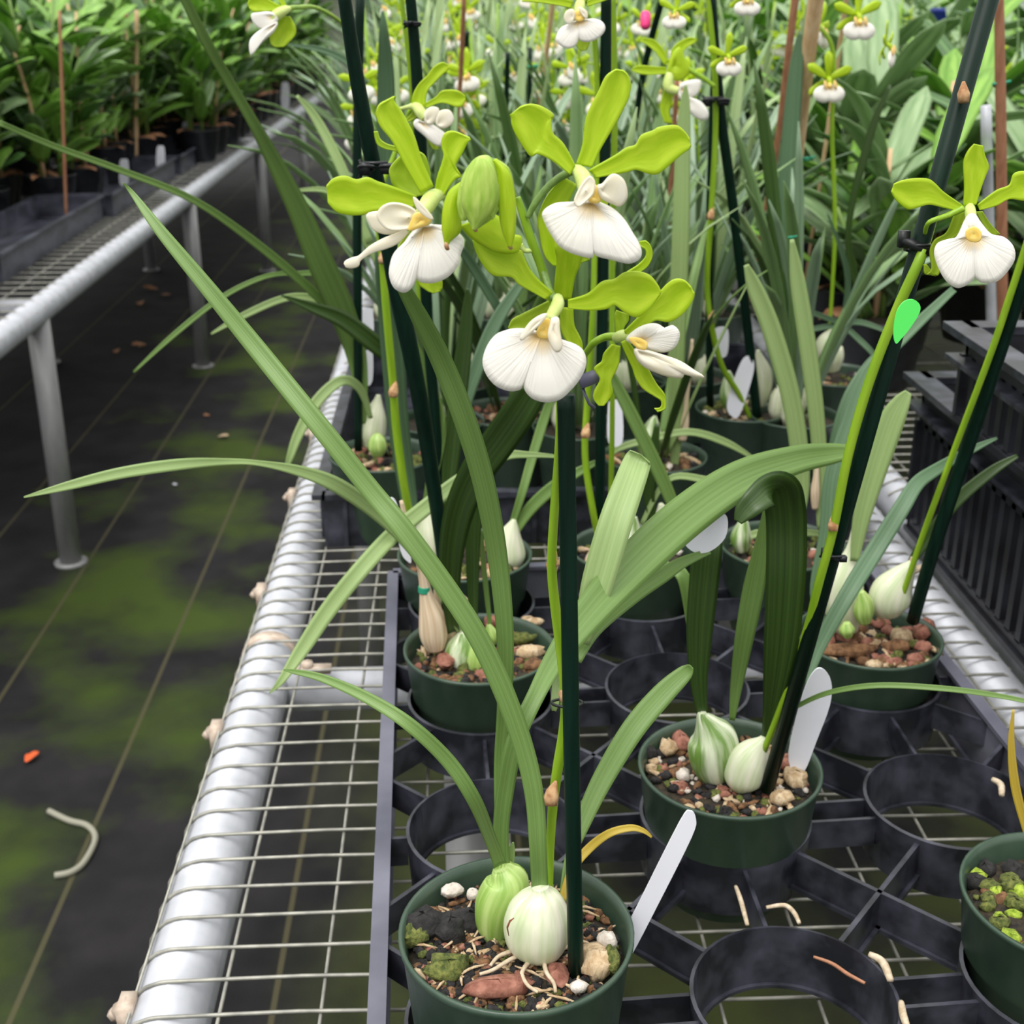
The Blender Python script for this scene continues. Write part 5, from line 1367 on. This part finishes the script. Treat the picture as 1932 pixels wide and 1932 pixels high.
# =================================================================== CRATES AT THE RIGHT
def crate(label, x0, x1, y0, y1, z0, h, slots=True):
    t = thing('plastic_crate', label, 'crate', ((x0 + x1) / 2, (y0 + y1) / 2, z0))
    mb = MB()
    th = .006
    cy, cx = (y0 + y1) / 2, (x0 + x1) / 2
    for (x, s) in ((x0, 1), (x1, -1)):
        mb.box((x + s * th / 2, cy, z0 + h * .86), (th, y1 - y0, h * .28))
        mb.box((x + s * th / 2, cy, z0 + h * .05), (th, y1 - y0, h * .10))
        n = int((y1 - y0) / .019)
        for i in range(n + 1):
            mb.box((x + s * th / 2, y0 + (y1 - y0) * i / n, z0 + h * .42), (th, .0085, h * .66))
    for (y, s) in ((y0, 1), (y1, -1)):
        mb.box((cx, y + s * th / 2, z0 + h * .86), (x1 - x0, th, h * .28))
        mb.box((cx, y + s * th / 2, z0 + h * .05), (x1 - x0, th, h * .10))
        n = int((x1 - x0) / .019)
        for i in range(n + 1):
            mb.box((x0 + (x1 - x0) * i / n, y + s * th / 2, z0 + h * .42), (.0085, th, h * .66))
    mb.build('side_wall', CRATEM, t, False)
    mb = MB()
    n = int((x1 - x0) / .025)
    for i in range(n + 1):
        mb.box((x0 + (x1 - x0) * i / n, cy, z0 + .004), (.006, y1 - y0, .005))
    n = int((y1 - y0) / .05)
    for i in range(n + 1):
        mb.box((cx, y0 + (y1 - y0) * i / n, z0 + .003), (x1 - x0, .006, .005))
    mb.build('slatted_base', CRATEM, t, False)
    mb = MB()
    for (c, d) in (((x0 - .004, cy, z0 + h), (.022, y1 - y0 + .03, .006)), ((x1 + .004, cy, z0 + h), (.022, y1 - y0 + .03, .006)), ((cx, y0 - .004, z0 + h), (x1 - x0, .022, .006)), ((cx, y1 + .004, z0 + h), (x1 - x0, .022, .006))):
        mb.box(c, d)
        mb.box((c[0], c[1], c[2] - .022), (d[0] * .9, d[1] * .96, .004))
    mb.build('rim', TRAYM, t, False)
    return t
K = G(1714, 712, .15)
crate('large black slatted crate standing on the right bench', K.x + .012, K.x + .40, K.y - .52, K.y - .008, .0016, .149)
K2 = G(1790, 612, .235)
crate('black crate stacked on top of the large slatted crate', K2.x + .012, K2.x + .34, K2.y - .45, K2.y - .01, .1585, .075)

# =================================================================== DISTANT PLANTS (copies)
FL1 = mat('far_leaf_green', (110, 146, 84), (150, 178, 124), .4, (6, 1, 1), True, transl=.25)
FL2 = mat('far_leaf_grey', (120, 150, 118), (166, 188, 158), .38, (6, 1, 1), True, transl=.25)
FL3 = mat('far_leaf_pale', (150, 178, 116), (180, 200, 150), .4, (6, 1, 1), True, transl=.25)
FL4 = mat('far_leaf_dark', (54, 84, 36), (84, 112, 56), .4, (6, 1, 1), True, transl=.15)
def far_orchid(seed, L=.34, n=16, wd=.013, pot=True, bulbs=3):
    rr = random.Random(seed)
    mb = MB()
    mats = [POTM, SOILM, FL1, FL2, FL3, FL4, BULBW]
    if pot:
        pot_mesh(mb, Vector((0, 0, 0)), .05, .08)
        mb.lathe([(.046, .07), (.001, .072)], (0, 0, 0), 24, 1)
    for i in range(bulbs):
        a = rr.uniform(0, 6.28)
        b = Vector((math.cos(a) * .018, math.sin(a) * .018, .07))
        mb.tube([b, b + Vector((0, 0, .014)), b + Vector((0, 0, .03)), b + Vector((0, 0, .045))], [.008, .013, .011, .003], 10, 6)
    for i in range(n):
        a = rr.uniform(0, 6.28)
        arc_leaf(mb, (math.cos(a) * .015, math.sin(a) * .015, .085), a, L * rr.uniform(.6, 1.15), wd * rr.uniform(.7, 1.25), rr.uniform(.02, .45), rr.uniform(.1, 1.5), rr, rr.choice((2, 2, 3, 3, 4, 5)), 8)
    return mb.build('potted_orchid', mats, None, True, Vector((0, 0, 0)))
def add_spike(o, seed, h=.42):
    rr = random.Random(seed)
    mb = MB()
    x, y = rr.uniform(-.02, .02), rr.uniform(-.02, .02)
    lx, ly = rr.uniform(-.04, .04), rr.uniform(-.04, .04)
    P = [Vector((x + lx * t, y + ly * t, .08 + (h - .08) * t)) for t in (0, .25, .5, .75, 1)]
    mb.tube(P, .0022, 6)
    sp = mb.build('flower_spike', SPIKE, o)
    for i in range(rr.choice((2, 3, 3, 4))):
        t = .72 + .1 * i
        c = Vector((x + lx * t, y + ly * t, .08 + (h - .08) * t))
        a = rr.uniform(-1.2, 1.2)
        M = Matrix.Rotation(a, 3, 'Z')
        d = M @ Vector((0, -.022, .004))
        mb = MB()
        mb.tube([c, c + d * .8], .0012, 5, 0)
        flower_local(mb, rr.uniform(.036, .046), rr, c + d, M @ Matrix.Rotation(rr.uniform(-.3, .3), 3, 'Y'), 0, 1, 2, 4)
        mb.build('flower', FM, sp)
protos = [far_orchid(100 + i, n=22) for i in range(5)]
for i in (0, 2, 3):
    add_spike(protos[i], 40 + i, .40 + .03 * i)
used = set()
def put(protos_, i, loc, rz, sc, label, cat, group):
    p = protos_[i]
    if p.name not in used:
        used.add(p.name)
        o = p
    else:
        o = copy_tree(p)
    o.location = loc
    o.rotation_euler = (0, 0, rz)
    o.scale = (sc, sc, sc)
    return tag(o, label, cat, group)
rr = random.Random(11)
ORD = ['first', 'second', 'third', 'fourth', 'fifth', 'sixth', 'seventh', 'eighth']
for j in range(32):
    y = ty + .60 + j * .155
    for i in range(4):
        x = PIPE_X + .075 + i * (RX - PIPE_X - .15) / 3 + rr.uniform(-.008, .008)
        if y > 6.4: continue
        k = rr.choice((0, 2, 3, 0, 2, 3, 4, 1, 0, 2))
        lab = 'one of the potted orchids crowded along the back of the centre bench'
        if j < 6:
            lab = ('flowering orchid' if k in (0, 2, 3) else 'leafy orchid') + ', centre bench, %s row behind the black flat, %s' % (ORD[j], ('by the left pipe', 'second from the left pipe', 'second from the right pipe', 'by the right pipe')[i])
        put(protos, k, (x, y + rr.uniform(-.01, .01), .002), rr.uniform(-.7, .7), rr.uniform(.92, 1.08) + .012 * j, lab, 'plant', 'potted orchids crowded along the back of the centre bench')
# small ones still inside the first flat
for (a, b, k) in ((830, 790, 1), (1090, 800, 4), (1500, 780, 1), (860, 715, 4), (1050, 700, 1), (1180, 715, 4), (1300, 705, 1)):
    c = G(a, b, .08)
    put(protos, k, (c.x, c.y, .007), rr.uniform(0, 6), .9, 'small potted orchid in the first black flat, ' + {830: 'at its front left', 1090: 'at its front centre', 1500: 'at its front right', 860: 'at its back left', 1050: 'behind the lower centre flower', 1180: 'behind the side-view flower', 1300: 'behind the tan sheath'}[a], 'plant', 'small potted orchids filling the first flat')

def broad_plant(seed, h=.42, canes=5, m=(0, 1, 2), Ll=.13, pots=True, w_=.3):
    rr = random.Random(seed)
    mb = MB()
    mats = [BROAD1, BROAD2, BROAD3, SPIKED, POTB, SOILM, DEADL, BAMBOO]
    if pots:
        pot_mesh(mb, Vector((0, 0, 0)), .062, .09, 4)
        mb.lathe([(.057, .08), (.001, .082)], (0, 0, 0), 20, 5)
    for c in range(canes):
        a = rr.uniform(0, 6.28)
        le = rr.uniform(.05, .3)
        hh = h * rr.uniform(.55, 1.05)
        b = Vector((math.cos(a) * .025, math.sin(a) * .025, .08))
        out = Vector((math.cos(a), math.sin(a), 0))
        P = [b + Vector((0, 0, hh * t)) + out * (hh * le * t * t) for t in (0, .25, .5, .75, 1)]
        mb.tube(P, [.004, .005, .0045, .004, .003], 6, 7 if rr.random() < .3 else 3)
        nl = rr.randint(6, 9)
        for i in range(nl):
            t = .12 + .86 * i / nl
            p = b + Vector((0, 0, hh * t)) + out * (hh * le * t * t)
            az = a + i * 2.4 + rr.uniform(-.5, .5)
            arc_leaf(mb, p, az, Ll * rr.uniform(.65, 1.2), Ll * w_ * rr.uniform(.8, 1.15), rr.uniform(.5, 1.1), rr.uniform(.3, 1.2), rr, rr.choice(m), 7, .0009, .1)
        if rr.random() < .4:
            arc_leaf(mb, b, a + 2, .09, .02, 1.2, 1.2, rr, 6, 5)
    return mb.build('leafy_plant', mats, None, True, Vector((0, 0, 0)))
bp = [broad_plant(200 + i, m=(0, 0, 1, 0, 2), Ll=.155, h=.44, canes=6) for i in range(6)]
for j in range(34):
    y = 2.35 + j * .19
    for i in range(7):
        x = LBX - (.36 if y < 3.4 else (.24 if y < 4.5 else .09)) - i * .185 + rr.uniform(-.03, .03)
        if (y < 2.9 and i > 4) or y > 8.8 or (j > 18 and i > 5): continue
        put(bp, rr.randrange(6), (x, y + rr.uniform(-.04, .04), LBZ + .037), rr.uniform(0, 6.28), rr.uniform(.88, 1.14) + .006 * j,
            ('leafy plant across the aisle, %s row from the near end, %s from the edge' % (ORD[j], ORD[i]) if j < 6 and i < 4 else 'one of the broad-leaved plants massed on the bench across the aisle'), 'plant', 'broad-leaved plants on the bench across the aisle')
bq = [broad_plant(300 + i, h=.22, canes=6, m=(0, 2, 1, 2), Ll=.17, w_=.2) for i in range(4)]
for j in range(22):
    y = 1.62 + j * .23
    for i in range(7):
        x = RX + .16 + i * .21 + rr.uniform(-.03, .03)
        if y > 6.6: continue
        if rr.random() < .42 and i < 3:
            put(protos, rr.randrange(5), (x, y, .002), rr.uniform(0, 6.28), rr.uniform(.95, 1.15), ('grassy potted orchid, right bench, %s row behind crates, %s from left' % (ORD[j], ORD[i]) if j < 8 else 'one of the potted orchids mixed among leafy plants on the right bench'), 'plant', 'potted orchids mixed in on the right bench')
        else:
            put(bq, rr.randrange(4), (x, y, .002), rr.uniform(0, 6.28), rr.uniform(.85, 1.2) + .025 * j, ('low leafy plant on the right bench, %s row behind crates, %s from left' % (ORD[j], ORD[i]) if j < 8 else 'one of the low leafy plants crowding the right bench'), 'plant', 'low leafy plants on the right bench')

# bamboo and thin green stakes further back
BZ = 'bamboo_cane'
stake('thick pale bamboo cane at the upper right', [(1485, 560, 14, 1.5), (1500, 330, 24, 1.45), (1522, 130, 28, 1.4), (1545, -40, 30, 1.36)], m=BAMBOO, name=BZ)
stake('reddish bamboo cane left of the thick pale one', [(1420, 520, 8, 1.7), (1462, 300, 11, 1.65), (1490, 80, 14, 1.6), (1505, -40, 15, 1.58)], m=BAMBOOR, name=BZ)
stake('slim bamboo cane leaning just right of the thick pale one', [(1545, 360, 7, 1.8), (1580, 120, 9, 1.75), (1600, -30, 10, 1.7)], m=BAMBOO, name=BZ)
stake('reddish bamboo cane with a teal tie near the right edge', [(1890, 430, 20, 1.3), (1888, 200, 20, 1.28), (1884, -40, 18, 1.26)], m=BAMBOOR, name=BZ)
stake('bamboo cane rising from the plants left of the upper right flower', [(852, 330, 9, 1.7), (868, 160, 9, 1.65), (876, -20, 9, 1.6)], m=BAMBOOR, name=BZ)
stake('pale bamboo cane at the top centre right of the upper flower', [(1030, 110, 9, 2.1), (1046, -20, 11, 2.05)], m=BAMBOO, name=BZ)
stake('bamboo cane among the leafy plants across the aisle', [(256, 318, 8, 4.35), (256, 170, 9, 4.33), (258, 20, 8, 4.3)], m=BAMBOO, name=BZ)
stake('short tan cane near the top left corner', [(118, 200, 6, 3.2), (112, 20, 6, 3.2)], m=BAMBOOR, name=BZ)
stake('pinkish bamboo cane beside the tall pale leaf', [(1232, 700, 8, 1.6), (1262, 400, 9, 1.6), (1278, 130, 9, 1.55)], m=BAMBOOR, name=BZ)
stake('white support post behind the reddish cane near the right edge', [(1868, 500, 20, 1.5), (1860, 200, 20, 1.48)], m=GALV, name='support_post')
for (pts, lb) in (([(952, 360, 10, 1.75), (955, 200, 10, 1.72), (958, 100, 9, 1.7)], 'thin dark stake between the bud and the upper right flower'),
                  ([(998, 300, 9, 1.9), (1000, 90, 9, 1.88)], 'thin dark stake with a teal tie at the top centre'),
                  ([(1185, 330, 10, 1.5), (1215, 130, 12, 1.45), (1258, -30, 12, 1.4)], 'dark stake leaning behind the tallest petal'),
                  ([(1095, 320, 8, 2.0), (1100, 120, 8, 1.98)], 'short dark stake behind the top edge flower'),
                  ([(870, 150, 11, 1.9), (882, 60, 10, 1.88)], 'dark stake end above the small upper left flower')):
    stake(lb, pts)
def tie(label, px, py, Y, s):
    c = PY(px, py, Y)
    k = mpp(c) * s
    mb = MB()
    mb.tube([c + RGT * k * .3 * math.cos(a) + FWD * k * .3 * math.sin(a) for a in [q * PI / 5 for q in range(11)]], k * .09, 6)
    mb.tube([c - FWD * k * .3, c + RGT * k * .5 - FWD * k * .3 + UPV * k * .1], k * .08, 5)
    mb.tube([c - FWD * k * .3, c - RGT * k * .5 - FWD * k * .3 - UPV * k * .05], k * .08, 5)
    o = mb.build('twist_tie', TIEM, None, True, c)
    return tag(o, label, 'tie')
tie('teal twist tie on the reddish cane near the right edge', 1886, 160, 1.28, 34)
tie('teal twist tie on the thick pale bamboo cane', 1524, 300, 1.44, 26)
tie('teal twist tie on the reddish cane left of the thick one', 1478, 205, 1.63, 18)
tie('teal twist tie on the thin dark stake at the top centre', 1004, 128, 1.88, 30)
tie('teal twist tie at the tip of the pale strap leaf', 1494, 448, 1.1, 18)
mb = MB()
c = PY(1218, 38, 1.43)
mb.tube([c - UPV * .009, c - UPV * .006, c + UPV * .006, c + UPV * .009], [.004, .0055, .0055, .003], 10)
tag(mb.build('stake_cap', PINK, None, True, c), 'bright pink cap on a stake at the top of the view', 'cap')
c = PY(238, 28, 4.4)
t = thing('pink_flower', 'tiny pink bloom in the leaves across the aisle', 'flower', Vector((c.x, c.y, LBZ + .12)))
mb = MB()
mb.tube([Vector((c.x, c.y, LBZ + .10)), c], .002, 6)
mb.build('stem', SPIKED, t)
mb = MB()
mb.lump(c, (.014, .012, .014), random.Random(3), 0, .2)
mb.build('bloom', mat('flower_pink', (236, 110, 140), None, .6), t)
# black flats along the left bench
i = 0
for y0, x in ((1.75, LBX - .10), (2.62, LBX - .10), (3.45, LBX - .08), (4.3, LBX - .07), (5.15, LBX - .07), (6.0, LBX - .07)):
    lab = ('nearest black flat on the bench across the aisle, mostly bare', 'second black flat along the bench across the aisle', 'third black flat along the bench across the aisle', 'fourth black flat along the bench across the aisle', 'fifth black flat along the bench across the aisle', 'farthest black flat along the bench across the aisle')[i]
    flat(lab, x - .16, x, y0, y0 + .80, LBZ + .0295, .055)
    i += 1
# plant tags among the leaves across the aisle
for (a, b, Y, s, lb) in ((234, 325, 3.0, 8, 'white tag left of the bamboo cane across the aisle'), (303, 300, 3.4, 7, 'white tag right of the bamboo cane across the aisle'), (100, 325, 2.9, 8, 'white tag low at the far left across the aisle'), (352, 255, 4.0, 8, 'white tag in the middle of the row across the aisle'), (538, 180, 5.2, 7, 'white tag far along the row across the aisle')):
    Y = G(a, b + 22, LBZ + .06).y
    plant_tag(lb, ([(a - s, b + 22), (a - s, b - 20), (a, b - 25), (a + s, b - 20), (a + s, b + 22)], Y, Y))
# things on the floor
mb = MB()
P = crom([tuple(G(a, b, FLZ + .004)) for a, b in ((92, 1530), (130, 1548), (165, 1558), (180, 1582), (160, 1625), (135, 1645), (103, 1652))], 6)
mb.tube(P, .0045, 8)
tag(mb.build('bent_wire', mat('wire_pale', (150, 148, 132), None, .6), None, True, Vector(P[0])), 'bent pale wire lying on the dark floor cloth', 'wire')
rr = random.Random(21)
for (a, b, s, m_, lb) in ((62, 1432, .028, ORNG, 'bright orange dead leaf on the floor cloth'), (283, 548, .06, DEADL, 'curled brown leaf in the heap of dead leaves under the far bench, left'), (310, 560, .05, DEADL, 'brown leaf in the heap of dead leaves under the far bench, right'), (268, 575, .05, DEADL, 'brown leaf at the front of the heap under the far bench'), (262, 655, .05, DEADL, 'long rusty leaf on the floor in front of the far bench heap'), (222, 665, .035, DEADL, 'small rusty leaf left of the long one on the floor'), (422, 826, .03, mat('petal_pale', (200, 172, 140), None, .7), 'pale fallen petal on the green algae'), (390, 785, .02, DEADL, 'little brown scrap above the pale fallen petal'), (330, 915, .012, TAGW, 'white speck on the floor beneath the arching leaf'), (98, 680, .03, DEADL, 'brown scrap behind the nearest far-bench leg')):
    c = G(a, b, FLZ + .003)
    mb = MB()
    az = rr.uniform(0, 6.28)
    arc_leaf(mb, c - Vector((math.cos(az), math.sin(az), 0)) * s * .5 + Vector((0, 0, s * .12)), az, s, s * .4, 1.2, .9, rr, 0, 6)
    arc_leaf(mb, c - Vector((math.cos(az), math.sin(az), 0)) * s * .4 + Vector((0, 0, s * .1)), az + .7, s * .7, s * .3, 1.3, .7, rr, 0, 6)
    tag(mb.build('fallen_leaf', m_, None, True, c), lb, 'leaf')
# straw and root scraps caught in the ring tray
def straw(label, pts, z, wd=.0013, m=ROOT):
    P = crom([tuple(G(a, b, z)) for a, b in pts], 5)
    mb = MB()
    mb.tube(P, [wd * (.7 + .3 * math.sin(PI * i / len(P))) for i in range(len(P))], 7)
    tag(mb.build('straw_scrap', m, None, True, Vector(P[0])), label, 'scrap')
straw('straight tan straw lying behind the nearest empty ring', [(1388, 1672), (1398, 1700), (1410, 1745)], .045)
straw('curved tan straw behind the nearest empty ring', [(1446, 1712), (1480, 1708), (1498, 1722), (1508, 1742)], .046)
straw('tan scrap at the right rim of the nearest empty ring', [(1640, 1800), (1665, 1815), (1680, 1850)], .047, .002)
straw('tan twig at the lower right of the nearest empty ring', [(1700, 1890), (1704, 1915), (1712, 1940)], .047, .0018)
straw('reddish rootlet inside the nearest empty ring', [(1535, 1805), (1570, 1818), (1600, 1838), (1632, 1855)], .040, .0010, BAMBOOR)
straw('tan scrap on the right empty ring', [(1872, 1470), (1888, 1480), (1890, 1500)], .047, .002)
# blue tub and dark crates far back at the right
mb = MB()
c = Vector((PY(1805, 28, 4.2).x, 4.2, .002))
mb.lathe([(.001, 0), (.06, 0), (.075, .42), (.08, .425), (.08, .435), (.072, .435), (.058, .01), (.001, .01)], c, 24)
tag(mb.build('tub', mat('plastic_blue', (26, 44, 130), None, .4), None, True, c), 'small deep blue tub at the top right corner', 'tub')
